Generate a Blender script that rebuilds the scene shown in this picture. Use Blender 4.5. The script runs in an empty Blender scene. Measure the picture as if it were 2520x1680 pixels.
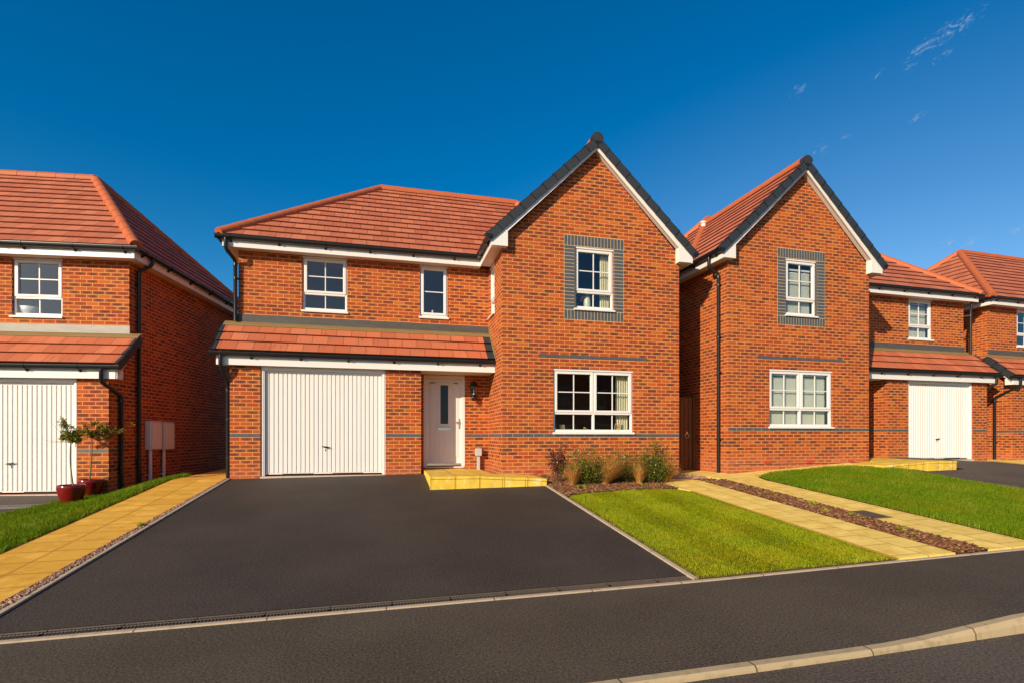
import bpy, bmesh, math, random
import numpy as np
from mathutils import Vector, Matrix
random.seed(7)
rng = np.random.default_rng(11)
R = math.radians
scene = bpy.context.scene
COL = scene.collection

# ------------------------------------------------------------------ node helpers
class NT:
    def __init__(s, mat):
        s.nt = mat.node_tree; s.nt.nodes.clear()
    def n(s, t, **kw):
        nd = s.nt.nodes.new(t)
        for k, v in kw.items(): setattr(nd, k, v)
        return nd
    def link(s, a, b): s.nt.links.new(a, b)
    def put(s, sock, v):
        if v is None: return
        if isinstance(v, bpy.types.NodeSocket): s.link(v, sock)
        else:
            if isinstance(v, (tuple, list)) and len(v) == 3 and sock.type == 'RGBA': v = (*v, 1)
            sock.default_value = v
    def m(s, op, a, b=None, c=None):
        nd = s.n('ShaderNodeMath', operation=op)
        s.put(nd.inputs[0], a); s.put(nd.inputs[1], b); s.put(nd.inputs[2], c)
        return nd.outputs[0]
    def add(s, a, b): return s.m('ADD', a, b)
    def sub(s, a, b): return s.m('SUBTRACT', a, b)
    def mul(s, a, b): return s.m('MULTIPLY', a, b)
    def step(s, e0, e1, x):
        nd = s.n('ShaderNodeMapRange', interpolation_type='SMOOTHSTEP')
        s.put(nd.inputs[0], x); s.put(nd.inputs[1], e0); s.put(nd.inputs[2], e1)
        nd.inputs[3].default_value = 0; nd.inputs[4].default_value = 1
        return nd.outputs[0]
    def rng(s, x, a, b, c, d):
        nd = s.n('ShaderNodeMapRange'); s.put(nd.inputs[0], x)
        for i, v in enumerate((a, b, c, d)): nd.inputs[i+1].default_value = v
        return nd.outputs[0]
    def mix(s, f, a, b, mode='MIX'):
        nd = s.n('ShaderNodeMix', data_type='RGBA', blend_type=mode)
        s.put(nd.inputs[0], f); s.put(nd.inputs[6], a); s.put(nd.inputs[7], b)
        return nd.outputs[2]
    def comb(s, x, y, z=0.0):
        nd = s.n('ShaderNodeCombineXYZ'); s.put(nd.inputs[0], x); s.put(nd.inputs[1], y); s.put(nd.inputs[2], z)
        return nd.outputs[0]
    def white(s, vec, dim='2D'):
        nd = s.n('ShaderNodeTexWhiteNoise', noise_dimensions=dim); s.put(nd.inputs['Vector'], vec)
        return nd.outputs['Value'], nd.outputs['Color']
    def noise(s, vec, scale, detail=3, rough=.55, dim='3D', dist=0):
        nd = s.n('ShaderNodeTexNoise', noise_dimensions=dim)
        s.put(nd.inputs['Vector'], vec); nd.inputs['Scale'].default_value = scale
        nd.inputs['Detail'].default_value = detail; nd.inputs['Roughness'].default_value = rough
        nd.inputs['Distortion'].default_value = dist
        return nd.outputs[0]
    def ramp(s, f, stops):
        nd = s.n('ShaderNodeValToRGB'); s.put(nd.inputs[0], f)
        e = nd.color_ramp.elements
        while len(e) < len(stops): e.new(0.5)
        for el, (p, c) in zip(e, stops): el.position = p; el.color = (*c, 1)
        return nd.outputs[0]
    def uv(s):
        nd = s.n('ShaderNodeUVMap'); sp = s.n('ShaderNodeSeparateXYZ'); s.link(nd.outputs[0], sp.inputs[0])
        return nd.outputs[0], sp.outputs[0], sp.outputs[1]
    def obj(s): return s.n('ShaderNodeTexCoord').outputs['Object']
    def bump(s, h, strength=.5, dist=.01):
        nd = s.n('ShaderNodeBump'); nd.inputs['Strength'].default_value = strength
        nd.inputs['Distance'].default_value = dist; s.put(nd.inputs['Height'], h)
        return nd.outputs[0]
    def bsdf(s, color, rough=.7, normal=None, spec=.4, **kw):
        p = s.n('ShaderNodeBsdfPrincipled'); s.put(p.inputs['Base Color'], color); s.put(p.inputs['Roughness'], rough)
        p.inputs['Specular IOR Level'].default_value = spec
        if normal is not None: s.link(normal, p.inputs['Normal'])
        for k, v in kw.items(): s.put(p.inputs[k], v)
        o = s.n('ShaderNodeOutputMaterial'); s.link(p.outputs[0], o.inputs[0])
        return p

def newmat(name):
    m = bpy.data.materials.new(name); m.use_nodes = True
    return m, NT(m)

def plain(name, col, rough=.5, spec=.4, var=.06, scale=3.0, metallic=0.0, bump=0.0, bscale=40):
    m, t = newmat(name)
    o = t.obj()
    f = t.noise(o, scale, 4)
    c = t.mix(f, tuple(max(0, x*(1-var*2)) for x in col), tuple(min(1, x*(1+var)) for x in col))
    nrm = t.bump(t.noise(o, bscale, 3), bump, .004) if bump else None
    t.bsdf(c, rough, nrm, spec, Metallic=metallic)
    return m

def brick_material():
    m, t = newmat('red_brick')
    uv, u, v = t.uv()
    # slight wobble so that the joints are not ruler-straight
    w = t.noise(uv, 9, 2)
    vv = t.add(v, t.mul(t.sub(w, .5), .004))
    row = t.m('FLOOR', t.m('DIVIDE', vv, .075))
    off = t.mul(t.m('FLOORED_MODULO', row, 2.0), .5)
    su = t.add(t.m('DIVIDE', u, .225), off)
    col = t.m('FLOOR', su)
    fx = t.sub(su, col); fy = t.sub(t.m('DIVIDE', vv, .075), row)
    ex = t.mul(t.m('MINIMUM', fx, t.sub(1.0, fx)), .225)
    ey = t.mul(t.m('MINIMUM', fy, t.sub(1.0, fy)), .075)
    e = t.m('MINIMUM', ex, ey)
    e = t.add(e, t.mul(t.sub(t.noise(uv, 70, 2), .5), .003))
    mask = t.step(.0034, .0062, e)
    r1, rc = t.white(t.comb(col, row))
    sp = t.n('ShaderNodeSeparateColor'); t.link(rc, sp.inputs[0])
    r2, r3 = sp.outputs[1], sp.outputs[2]
    base = t.ramp(r1, [(0, (.17, .042, .018)), (.14, (.30, .046, .013)), (.35, (.39, .066, .015)), (.65, (.43, .088, .016)), (.88, (.48, .115, .020)), (1, (.52, .145, .026))])
    fine = t.noise(uv, 55, 4)
    base = t.mix(t.mul(fine, .35), base, (.30, .042, .012))
    # dark drag marks in the middle of many bricks
    dx = t.m('DIVIDE', t.sub(fx, .5), .44); dy = t.m('DIVIDE', t.sub(fy, .5), .37)
    d = t.add(t.mul(dx, dx), t.mul(dy, dy))
    d = t.add(d, t.mul(t.sub(t.noise(t.comb(t.mul(u, 18), t.mul(v, 90)), 1.0, 3, dim='2D'), .5), 1.5))
    sm = t.sub(1.0, t.step(.35, 1.05, d))
    st = t.rng(t.step(.30, .78, r2), 0, 1, 0, .95)
    base = t.mix(t.mul(sm, st), base, (.075, .042, .033))
    # pairs of round kiln marks on some of the others
    gx = t.sub(t.m('ABSOLUTE', t.sub(fx, .5)), .17); gx = t.mul(gx, .225); gy = t.mul(t.sub(fy, .5), .075)
    rr = t.m('SQRT', t.add(t.mul(gx, gx), t.mul(gy, gy)))
    dots = t.mul(t.sub(1.0, t.step(.008, .021, rr)), t.mul(t.step(.72, .80, r3), .8))
    base = t.mix(dots, base, (.085, .042, .030))
    # soft large-scale change of firing across the wall
    bt = t.noise(t.comb(t.mul(u, .5), t.mul(v, 1.1)), .55, 3)
    base = t.mix(t.mul(t.step(.42, .66, bt), .30), base, (.30, .052, .018))
    big = t.noise(t.comb(u, v), .8, 2)
    base = t.mix(t.mul(t.step(.35, .75, big), .22), base, (.58, .125, .022))
    mort = t.mix(t.noise(uv, 14, 3), (.54, .25, .078), (.73, .40, .135))
    c = t.mix(mask, mort, base)
    low = t.sub(1.0, t.step(-.05, .32, t.add(v, t.mul(t.sub(t.noise(uv, 3, 4), .5), .5))))
    c = t.mix(t.mul(low, .35), c, (.48, .17, .085))
    h = t.add(t.mul(mask, .8), t.mul(fine, .35))
    t.bsdf(c, .85, t.bump(h, .45, .006), .25)
    return m

def blue_brick_material():
    m, t = newmat('blue_brick')
    uv, u, v = t.uv()
    f = t.noise(uv, 8, 3)
    t.bsdf(t.mix(f, (.045, .055, .062), (.105, .115, .12)), .42, t.bump(t.noise(uv, 60, 3), .2, .003), .5)
    return m

def tile_material(name, c0, c1, streak=(.16, .075, .055), gauge=.31, w=.30):
    m, t = newmat(name)
    uv, u, v = t.uv()
    row = t.m('FLOOR', t.m('DIVIDE', t.add(v, .0005), gauge))
    su = t.add(t.m('DIVIDE', u, w), t.mul(t.m('FLOORED_MODULO', row, 2.0), .5))
    col = t.m('FLOOR', su); fx = t.sub(su, col)
    ex = t.mul(t.m('MINIMUM', fx, t.sub(1.0, fx)), w)
    joint = t.step(.002, .0055, ex)
    r1, rc = t.white(t.comb(col, row))
    sp = t.n('ShaderNodeSeparateColor'); t.link(rc, sp.inputs[0])
    base = t.mix(r1, c0, c1)
    s = t.noise(t.comb(t.mul(u, 26), t.mul(v, 2.2), t.mul(sp.outputs[2], 9)), 1.0, 3)
    s2 = t.noise(t.comb(t.mul(u, 3), t.mul(v, 3)), 1.0, 3)
    st = t.mul(t.step(.50, .72, s), t.mul(t.step(.15, .85, sp.outputs[1]), t.step(.30, .62, s2)))
    base = t.mix(t.mul(st, .75), base, streak)
    base = t.mix(t.mul(t.noise(uv, 1.3, 3), .30), base, tuple(x*.72 for x in c0))
    c = t.mix(joint, (.09, .035, .02), base)
    h = t.add(joint, t.mul(t.noise(uv, 90, 3), .18))
    t.bsdf(c, .72, t.bump(h, .5, .006), .35)
    return m

def slab_material(name, c0, c1, su_, sv_, u0=0.0, v0=0.0, stagger=0.0, jw=.006, bloom=False):
    m, t = newmat(name)
    uv, u, v = t.uv()
    a = t.m('DIVIDE', t.sub(u, u0), su_); ca = t.m('FLOOR', a)
    b = t.add(t.m('DIVIDE', t.sub(v, v0), sv_), t.mul(ca, stagger)); cb = t.m('FLOOR', b)
    fa = t.sub(a, ca); fb = t.sub(b, cb)
    ea = t.mul(t.m('MINIMUM', fa, t.sub(1.0, fa)), su_); eb = t.mul(t.m('MINIMUM', fb, t.sub(1.0, fb)), sv_)
    e = t.add(t.m('MINIMUM', ea, eb), t.mul(t.sub(t.noise(uv, 25, 2), .5), .004))
    mask = t.step(jw*.35, jw, e)
    r1, rc = t.white(t.comb(ca, cb))
    base = t.mix(r1, c0, c1)
    n1 = t.noise(uv, 2.6, 5, .6)
    base = t.mix(t.mul(t.step(.50, .62, n1), .5), base, tuple(min(1, x*1.18+.03) for x in c1))
    n2 = t.noise(uv, 5, 4)
    base = t.mix(t.mul(t.step(.50, .68, n2), .45), base, (c0[0]*.76, c0[1]*.64, c0[2]*.5))
    base = t.mix(t.mul(t.sub(1.0, t.step(jw, jw*5, e)), .35), base, (c0[0]*.72, c0[1]*.62, c0[2]*.45))
    if bloom:
        wb = t.noise(t.obj(), 7, 4, .6); base = t.mix(t.mul(t.step(.56, .68, wb), .65), base, (.86, .76, .46))
        base = t.mix(t.mul(t.step(.50, .70, t.noise(t.obj(), 3.3, 4)), .5), base, (.52, .33, .05))
    base = t.mix(t.mul(t.step(.70, 1.0, r1), .35), base, (c0[0]*.80, c0[1]*.74, c0[2]*.75))
    c = t.mix(mask, (c0[0]*.42, c0[1]*.36, c0[2]*.30), base)
    h = t.add(t.mul(mask, 1.0), t.mul(t.noise(uv, 60, 4), .25))
    t.bsdf(c, .8, t.bump(h, .4, .006), .3)
    return m

def asphalt_material(name, c0, c1):
    m, t = newmat(name)
    uv, u, v = t.uv()
    big = t.noise(uv, .55, 4, .6); mid = t.noise(uv, 5, 4, .65); fine = t.noise(uv, 52, 4, .78)
    c = t.mix(t.step(.36, .64, big), tuple(x*.93 for x in c0), tuple(x*1.08 for x in c1))
    c = t.mix(t.mul(mid, .35), c, tuple(x*1.28 for x in c1))
    c = t.mix(t.mul(t.step(.50, .64, fine), .85), c, tuple(x*1.9 for x in c1))
    c = t.mix(t.mul(t.sub(1.0, t.step(.36, .47, fine)), .85), c, tuple(x*.22 for x in c0))
    # scuffs and specks of pale grit
    sc = t.noise(t.comb(t.mul(u, 6), t.mul(v, 22)), 1.0, 5, .7)
    pat = t.step(.52, .70, t.noise(uv, .8, 3))
    c = t.mix(t.mul(t.mul(t.step(.66, .76, sc), pat), .75), c, (.20, .165, .13))
    vo = t.n('ShaderNodeTexVoronoi'); t.link(uv, vo.inputs['Vector']); vo.inputs['Scale'].default_value = 24
    c = t.mix(t.mul(t.sub(1.0, t.step(.04, .085, vo.outputs['Distance'])), t.mul(t.step(.55, .7, t.noise(uv, 3.1, 3)), .6)), c, (.24, .205, .165))
    t.bsdf(c, .80, t.bump(t.add(fine, t.mul(mid, .4)), .7, .012), .28)
    return m

def concrete_material(name, c0, c1, jl=None):
    m, t = newmat(name)
    uv, u, v = t.uv()
    n = t.noise(uv, 3, 5, .6); f = t.noise(uv, 40, 4)
    c = t.mix(n, c0, c1)
    c = t.mix(t.mul(t.step(.5, .7, t.noise(t.comb(t.mul(u, 9), t.mul(v, 5)), 1.0, 4)), .5), c, tuple(x*.55 for x in c0))
    c = t.mix(t.mul(f, .3), c, tuple(min(1, x*1.3) for x in c1))
    h = f
    if jl:
        a = t.m('DIVIDE', u, jl); fa = t.sub(a, t.m('FLOOR', a))
        e = t.mul(t.m('MINIMUM', fa, t.sub(1.0, fa)), jl)
        mk = t.step(.003, .008, e); c = t.mix(mk, tuple(x*.35 for x in c0), c)
        h = t.add(t.mul(f, .4), mk)
    t.bsdf(c, .85, t.bump(h, .4, .006), .25)
    return m

def blade_material(name, stops, trans=.35, patch=None):
    m, t = newmat(name)
    uv, u, v = t.uv()
    c = t.ramp(u, stops)
    if patch is not None:
        o = t.obj()
        c = t.mix(t.mul(t.step(.45, .68, t.noise(o, 1.5, 4)), .5), c, patch); c = t.mix(t.mul(t.step(.52, .66, t.noise(o, 8, 3)), .45), c, (patch[0]*.35, patch[1]*.62, .003))
    d = t.n('ShaderNodeBsdfPrincipled'); t.put(d.inputs['Base Color'], c); d.inputs['Roughness'].default_value = .5
    d.inputs['Specular IOR Level'].default_value = .15
    tr = t.n('ShaderNodeBsdfTranslucent'); t.put(tr.inputs[0], c)
    mx = t.n('ShaderNodeMixShader'); mx.inputs[0].default_value = trans
    t.link(d.outputs[0], mx.inputs[1]); t.link(tr.outputs[0], mx.inputs[2])
    o = t.n('ShaderNodeOutputMaterial'); t.link(mx.outputs[0], o.inputs[0])
    return m

def glass_material(name, tint, refl):
    m, t = newmat(name)
    tr = t.n('ShaderNodeBsdfTransparent'); tr.inputs[0].default_value = (*tint, 1)
    gl = t.n('ShaderNodeBsdfGlossy'); gl.inputs['Roughness'].default_value = .015
    gl.inputs[0].default_value = (1, 1, 1, 1)
    nrm = t.bump(t.noise(t.obj(), 1.6, 2), .10, .02); t.link(nrm, gl.inputs['Normal'])
    fr = t.n('ShaderNodeFresnel'); fr.inputs[0].default_value = 1.5
    geo = t.n('ShaderNodeNewGeometry')
    fac = t.mul(t.m('MINIMUM', t.mul(fr.outputs[0], refl), .9), t.sub(1.0, geo.outputs['Backfacing']))
    mx = t.n('ShaderNodeMixShader'); t.link(fac, mx.inputs[0]); t.link(tr.outputs[0], mx.inputs[1]); t.link(gl.outputs[0], mx.inputs[2])
    o = t.n('ShaderNodeOutputMaterial'); t.link(mx.outputs[0], o.inputs[0])
    return m

def wood_material():
    m, t = newmat('stained_timber')
    uv, u, v = t.uv()
    g = t.noise(t.comb(t.mul(u, 55), t.mul(v, 2.5)), 1.0, 4, .6)
    kn = t.n('ShaderNodeTexVoronoi'); t.link(t.comb(t.mul(u, 7), t.mul(v, 2.6)), kn.inputs['Vector']); kn.inputs['Scale'].default_value = 1
    c = t.mix(g, (.12, .042, .014), (.24, .095, .032))
    c = t.mix(t.mul(t.sub(1.0, t.step(.06, .16, kn.outputs['Distance'])), .85), c, (.05, .018, .008))
    t.bsdf(c, .75, t.bump(g, .3, .004), .3)
    return m

def lead_material(name, c0, c1):
    m, t = newmat(name)
    uv, u, v = t.uv()
    n = t.noise(t.comb(t.mul(u, 2.5), t.mul(v, 8)), 1.0, 5, .6)
    t.bsdf(t.mix(n, c0, c1), .62, t.bump(t.noise(uv, 9, 4), .35, .012), .4)
    return m

M = {}
M['brick'] = brick_material()
M['blue'] = blue_brick_material()
M['mortar'] = plain('mortar', (.66, .45, .25), .9, .2)
M['airbrick'] = plain('terracotta', (.50, .07, .03), .7, .3)
M['tile'] = tile_material('roof_tile', (.42, .115, .056), (.57, .188, .096))
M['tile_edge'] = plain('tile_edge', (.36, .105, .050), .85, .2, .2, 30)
M['ridge'] = plain('ridge_clay', (.47, .118, .036), .62, .4, .10, 6, bump=.15)
M['dark_tile'] = plain('dark_tile', (.030, .034, .040), .55, .45, .2, 8)
M['white'] = plain('white_upvc', (.755, .725, .695), .34, .5, .02, 2)
M['white_paint'] = plain('white_paint', (.755, .725, .69), .45, .45, .02, 2)
M['soffit'] = plain('soffit_board', (.70, .65, .60), .5, .4, .03, 2)
M['black'] = plain('black_plastic', (.012, .012, .014), .28, .5, .1, 4)
M['blackmetal'] = plain('black_metal', (.012, .012, .013), .25, .6, .1, 8)
M['chrome'] = plain('chrome', (.72, .72, .74), .22, .5, .03, 4, metallic=1.0)
M['rubber'] = plain('rubber', (.01, .01, .01), .7, .3)
M['lead'] = lead_material('lead_grey', (.045, .042, .040), (.11, .10, .09))
M['lead_pale'] = lead_material('lead_pale', (.27, .25, .22), (.50, .47, .42))
M['lead_brown'] = lead_material('lead_brown', (.19, .115, .038), (.28, .19, .075))
M['glass'] = glass_material('window_glass', (.90, .92, .92), 2.2)
M['glass_dark'] = glass_material('dark_glass', (.35, .35, .36), .7)
M['room'] = plain('room_plaster', (.36, .26, .18), .9, .2)
M['curtain'] = plain('curtain_cloth', (.80, .74, .52), .9, .1, .05, 6)
M['blind'] = plain('blind_slat', (.80, .80, .66), .6, .3, .03)
M['concrete'] = concrete_material('pale_concrete', (.42, .36, .29), (.56, .49, .40))
M['edging'] = concrete_material('edging_concrete', (.38, .295, .205), (.50, .40, .29), .915)
M['kerb'] = concrete_material('kerb_concrete', (.30, .225, .125), (.47, .37, .225), .915)
M['asphalt'] = asphalt_material('asphalt', (.036, .028, .023), (.052, .040, .032))
M['asphalt1'] = asphalt_material('asphalt_pavement', (.062, .048, .033), (.080, .063, .045))
M['asphalt2'] = asphalt_material('asphalt_road', (.074, .057, .044), (.094, .074, .058))
M['slab_left'] = slab_material('slab_left', (.66, .345, .036), (.76, .42, .055), .463, .39, -6.23, 0, 0)
M['slab'] = slab_material('slab_right', (.78, .55, .125), (.86, .63, .165), .425, .405, 3.17, 0, .45)
M['ramp'] = slab_material('slab_ramp', (.70, .46, .045), (.80, .55, .075), .45, .6, -1.51, -1.0, 0, bloom=True)
M['ground'] = plain('earth', (.10, .085, .04), .95, .1, .3, 3)
M['soil'] = plain('soil', (.10, .06, .035), .95, .1, .3, 12, bump=.5)
M['wood'] = wood_material()
M['meter'] = plain('meter_plastic', (.80, .72, .66), .5, .4, .03)
M['grey_plastic'] = plain('grey_plastic', (.45, .46, .46), .5, .4, .04)
M['iron'] = plain('cast_iron', (.105, .085, .066), .55, .5, .2, 20, bump=.3)
M['iron_dark'] = plain('drain_void', (.008, .008, .008), .9, .1)
M['pot'] = plain('red_glaze_shaded', (.17, .008, .007), .12, .6, .05, 3)  # base red darkened to stand in for shade cast over the pots
M['bark'] = plain('tree_bark', (.22, .17, .06), .85, .2, .25, 20)
M['twig'] = plain('twig', (.14, .075, .04), .85, .2, .2, 20)

# ------------------------------------------------------------------ mesh builder
IDT = lambda p: p
class MB:
    def __init__(s, T=None):
        s.v = []; s.f = []; s.mi = []; s.uvs = []; s.sm = []
        s.T = T or IDT
    def face(s, pts, mi=0, uv=None, smooth=False):
        b = len(s.v)
        s.v += [tuple(s.T(p)) for p in pts]
        s.f.append(tuple(range(b, b+len(pts)))); s.mi.append(mi); s.uvs.append(uv); s.sm.append(smooth)
    def idx(s, verts, faces, mi=0, smooth=False, uvs=None):
        b = len(s.v); s.v += [tuple(s.T(p)) for p in verts]
        for i, f in enumerate(faces):
            s.f.append(tuple(b+k for k in f)); s.mi.append(mi); s.sm.append(smooth)
            s.uvs.append(uvs[i] if uvs else None)
    def box(s, x0, x1, y0, y1, z0, z1, mi=0):
        if x0 > x1: x0, x1 = x1, x0
        if y0 > y1: y0, y1 = y1, y0
        v = [(x0,y0,z0),(x1,y0,z0),(x1,y1,z0),(x0,y1,z0),(x0,y0,z1),(x1,y0,z1),(x1,y1,z1),(x0,y1,z1)]
        s.idx(v, [(0,3,2,1),(4,5,6,7),(0,1,5,4),(1,2,6,5),(2,3,7,6),(3,0,4,7)], mi)
    def mbox(s, m, u0, u1, d0, d1, z0, z1, mi=0):
        v = [m(u,d,z) for z in (z0,z1) for (u,d) in ((u0,d0),(u1,d0),(u1,d1),(u0,d1))]
        s.idx(v, [(0,3,2,1),(4,5,6,7),(0,1,5,4),(1,2,6,5),(2,3,7,6),(3,0,4,7)], mi)
    def prism(s, poly, vec, mi=0, smooth=False):
        n = len(poly); vec = Vector(vec)
        a = [Vector(p) for p in poly]; b = [p+vec for p in a]
        s.idx([*a, *b], [tuple(range(n-1,-1,-1)), tuple(range(n, 2*n))], mi)
        k = len(s.v)-2*n
        for i in range(n):
            j = (i+1) % n
            s.f.append((k+i, k+j, k+n+j, k+n+i)); s.mi.append(mi); s.uvs.append(None); s.sm.append(smooth)
    def tube(s, path, r, n=10, mi=0, caps=True):
        path = [Vector(p) for p in path]; rs = r if isinstance(r, (list, tuple)) else [r]*len(path)
        rings = []
        up = None
        for i, p in enumerate(path):
            if i == 0: d = path[1]-p
            elif i == len(path)-1: d = p-path[i-1]
            else: d = (path[i+1]-p).normalized()+(p-path[i-1]).normalized()
            d.normalize()
            if up is None:
                up = Vector((0,0,1)) if abs(d.z) < .9 else Vector((1,0,0))
            x = d.cross(up)
            if x.length < 1e-4: x = d.cross(Vector((0,1,0)))
            x.normalize(); y = x.cross(d); y.normalize(); up = y
            k = 1.0
            if 0 < i < len(path)-1:
                c = (path[i+1]-p).normalized().dot(d); k = 1/max(.5, c)
            rings.append([p+(x*math.cos(2*math.pi*j/n)+y*math.sin(2*math.pi*j/n))*rs[i]*(k if k < 1.5 else 1.5) for j in range(n)])
        v = [q for ring in rings for q in ring]; f = []
        for i in range(len(rings)-1):
            for j in range(n):
                f.append((i*n+j, i*n+(j+1) % n, (i+1)*n+(j+1) % n, (i+1)*n+j))
        s.idx(v, f, mi, True)
        if caps:
            s.idx(rings[0], [tuple(range(n-1,-1,-1))], mi); s.idx(rings[-1], [tuple(range(n))], mi)
    def lathe(s, prof, c, n=32, mi=0):
        v = []; f = []
        for (r, z) in prof:
            for j in range(n):
                a = 2*math.pi*j/n; v.append((c[0]+r*math.cos(a), c[1]+r*math.sin(a), c[2]+z))
        for i in range(len(prof)-1):
            for j in range(n):
                f.append((i*n+j, i*n+(j+1) % n, (i+1)*n+(j+1) % n, (i+1)*n+j))
        s.idx(v, f, mi, True)
    def build(s, name, mats, parent=None, recalc=True, bevel=0):
        me = bpy.data.meshes.new(name)
        me.from_pydata(s.v, [], s.f)
        if not isinstance(mats, (list, tuple)): mats = [mats]
        for m in mats: me.materials.append(m)
        me.polygons.foreach_set('material_index', s.mi)
        me.polygons.foreach_set('use_smooth', s.sm)
        uvl = me.uv_layers.new(name='UVMap')
        buf = np.zeros(len(me.loops)*2, dtype=np.float32)
        for p, uv in zip(me.polygons, s.uvs):
            nx, ny, nz = p.normal
            for k, li in enumerate(p.loop_indices):
                if uv is not None: a, b = uv[k]
                else:
                    x, y, z = me.vertices[me.loops[li].vertex_index].co
                    if abs(nz) > .75: a, b = x, y
                    elif abs(nx) > abs(ny): a, b = y, z
                    else: a, b = x, z
                buf[2*li] = a; buf[2*li+1] = b
        uvl.data.foreach_set('uv', buf)
        if recalc:
            bm = bmesh.new(); bm.from_mesh(me); bmesh.ops.recalc_face_normals(bm, faces=bm.faces); bm.to_mesh(me); bm.free()
        me.update()
        o = bpy.data.objects.new(name, me); COL.objects.link(o)
        if parent is not None: o.parent = parent
        if bevel:
            b = o.modifiers.new('bevel', 'BEVEL'); b.width = bevel; b.segments = 2; b.limit_method = 'ANGLE'
        return o

def tag(o, label=None, cat=None, group=None, kind=None):
    if label: o['label'] = label
    if cat: o['category'] = cat
    if group: o['group'] = group
    if kind: o['kind'] = kind
    return o
def thing(name, loc, rz, label, cat, group=None):
    o = bpy.data.objects.new(name, None); COL.objects.link(o); o.empty_display_size = .2
    o.location = loc; o.rotation_euler = (0, 0, rz)
    return tag(o, label, cat, group)

# ------------------------------------------------------------------ terrain
def lerp(xs, zs, x):
    if x <= xs[0]: return zs[0]
    for i in range(len(xs)-1):
        if x <= xs[i+1]:
            t = (x-xs[i])/(xs[i+1]-xs[i]); return zs[i]+(zs[i+1]-zs[i])*t
    return zs[-1]
def S(x): return -.647+(.0104 if x < .7 else .0200)*(x-.7)
BX = [-30,-9,-7.6,-6.35,-5.24,.67,4.04,5.19,7.2,9.2,11.4,14.4,22,40]
BZ = [-.5,-.36,-.345,-.082,-.0705,-.085,-.10,-.093,.02,.15,.2,.03,.1,.3]
YX = [-30,.6,.67,9.2,9.6,40]; YZ = [.848,.848,0,0,.85,.85]
def H(x, y):
    if y < -6.2: return S(x)-.025*(-6.2-y)
    if x <= .67:
        yy = min(y, .848)
        if x >= -6.35: return -.016+.0104*x+.09*(yy-.848)
        zp = -.016+.0104*-6.35+.09*(yy-.848)
        xe = -7.35+.128*(min(y, 1.2)-1.2)
        zl = -.355+.053*(min(y, 1.2)-1.2)+.05*max(0, min(y, 3.5)-1.2)
        t = min(1, (-6.35-x)/(-6.35-xe)); t = t*t*(3-2*t)
        return zp+(zl-zp)*t
    yh = lerp(YX, YZ, x); zb = lerp(BX, BZ, x)
    t = min(1, (y+6.2)/(yh+6.2))
    return S(x)+(zb-S(x))*t

def drape(name, poly, mat, off=.004, step=.4, skirt=0, zf=None, uvf=None, parent=None):
    zf = zf or (lambda x, y: H(x, y))
    bm = bmesh.new()
    bm.faces.new([bm.verts.new((x, y, 0)) for x, y in poly])
    xs = [p[0] for p in poly]; ys = [p[1] for p in poly]
    for ax, lo, hi in ((0, min(xs), max(xs)), (1, min(ys), max(ys))):
        k = math.floor(lo/step)*step+step
        while k < hi-1e-4:
            co = (k, 0, 0) if ax == 0 else (0, k, 0); no = (1, 0, 0) if ax == 0 else (0, 1, 0)
            bmesh.ops.bisect_plane(bm, geom=bm.verts[:]+bm.edges[:]+bm.faces[:], dist=1e-5, plane_co=co, plane_no=no)
            k += step
    bmesh.ops.recalc_face_normals(bm, faces=bm.faces)
    for f in bm.faces:
        if f.normal.z < 0: f.normal_flip()
    bedges = [e for e in bm.edges if len(e.link_faces) == 1]
    for v in bm.verts: v.co.z = zf(v.co.x, v.co.y)+off
    uvl = bm.loops.layers.uv.new('UVMap')
    for f in bm.faces:
        for l in f.loops:
            x, y = l.vert.co.x, l.vert.co.y
            l[uvl].uv = uvf(x, y) if uvf else (x, y)
    if skirt:
        r = bmesh.ops.extrude_edge_only(bm, edges=bedges)
        for v in [g for g in r['geom'] if isinstance(g, bmesh.types.BMVert)]: v.co.z -= skirt
    me = bpy.data.meshes.new(name); bm.to_mesh(me); bm.free()
    me.materials.append(mat)
    o = bpy.data.objects.new(name, me); COL.objects.link(o)
    if parent: o.parent = parent
    return o
def struct(o): o['kind'] = 'structure'; return o

# ------------------------------------------------------------------ house parts
def front(Y): return lambda u, d, z: (u, Y+d, z)

def wall_rect(mb, m, u0, u1, z0, z1, holes=(), reveal=.11, mi=0):
    us = sorted({u0, u1, *[h[0] for h in holes], *[h[1] for h in holes]})
    zs = sorted({z0, z1, *[h[2] for h in holes], *[h[3] for h in holes]})
    us = [u for u in us if u0 <= u <= u1]; zs = [z for z in zs if z0 <= z <= z1]
    for a, b in zip(us, us[1:]):
        for c, d in zip(zs, zs[1:]):
            mu, mz = (a+b)/2, (c+d)/2
            if any(h[0] < mu < h[1] and h[2] < mz < h[3] for h in holes): continue
            mb.face([m(a,0,c), m(b,0,c), m(b,0,d), m(a,0,d)], mi)
    for a, b, c, d in holes:
        mb.face([m(a,0,c), m(a,reveal,c), m(a,reveal,d), m(a,0,d)], mi)
        mb.face([m(b,0,c), m(b,reveal,c), m(b,reveal,d), m(b,0,d)], mi)
        mb.face([m(a,0,d), m(a,reveal,d), m(b,reveal,d), m(b,0,d)], mi)
        mb.face([m(a,0,c), m(a,reveal,c), m(b,reveal,c), m(b,0,c)], mi)

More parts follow.
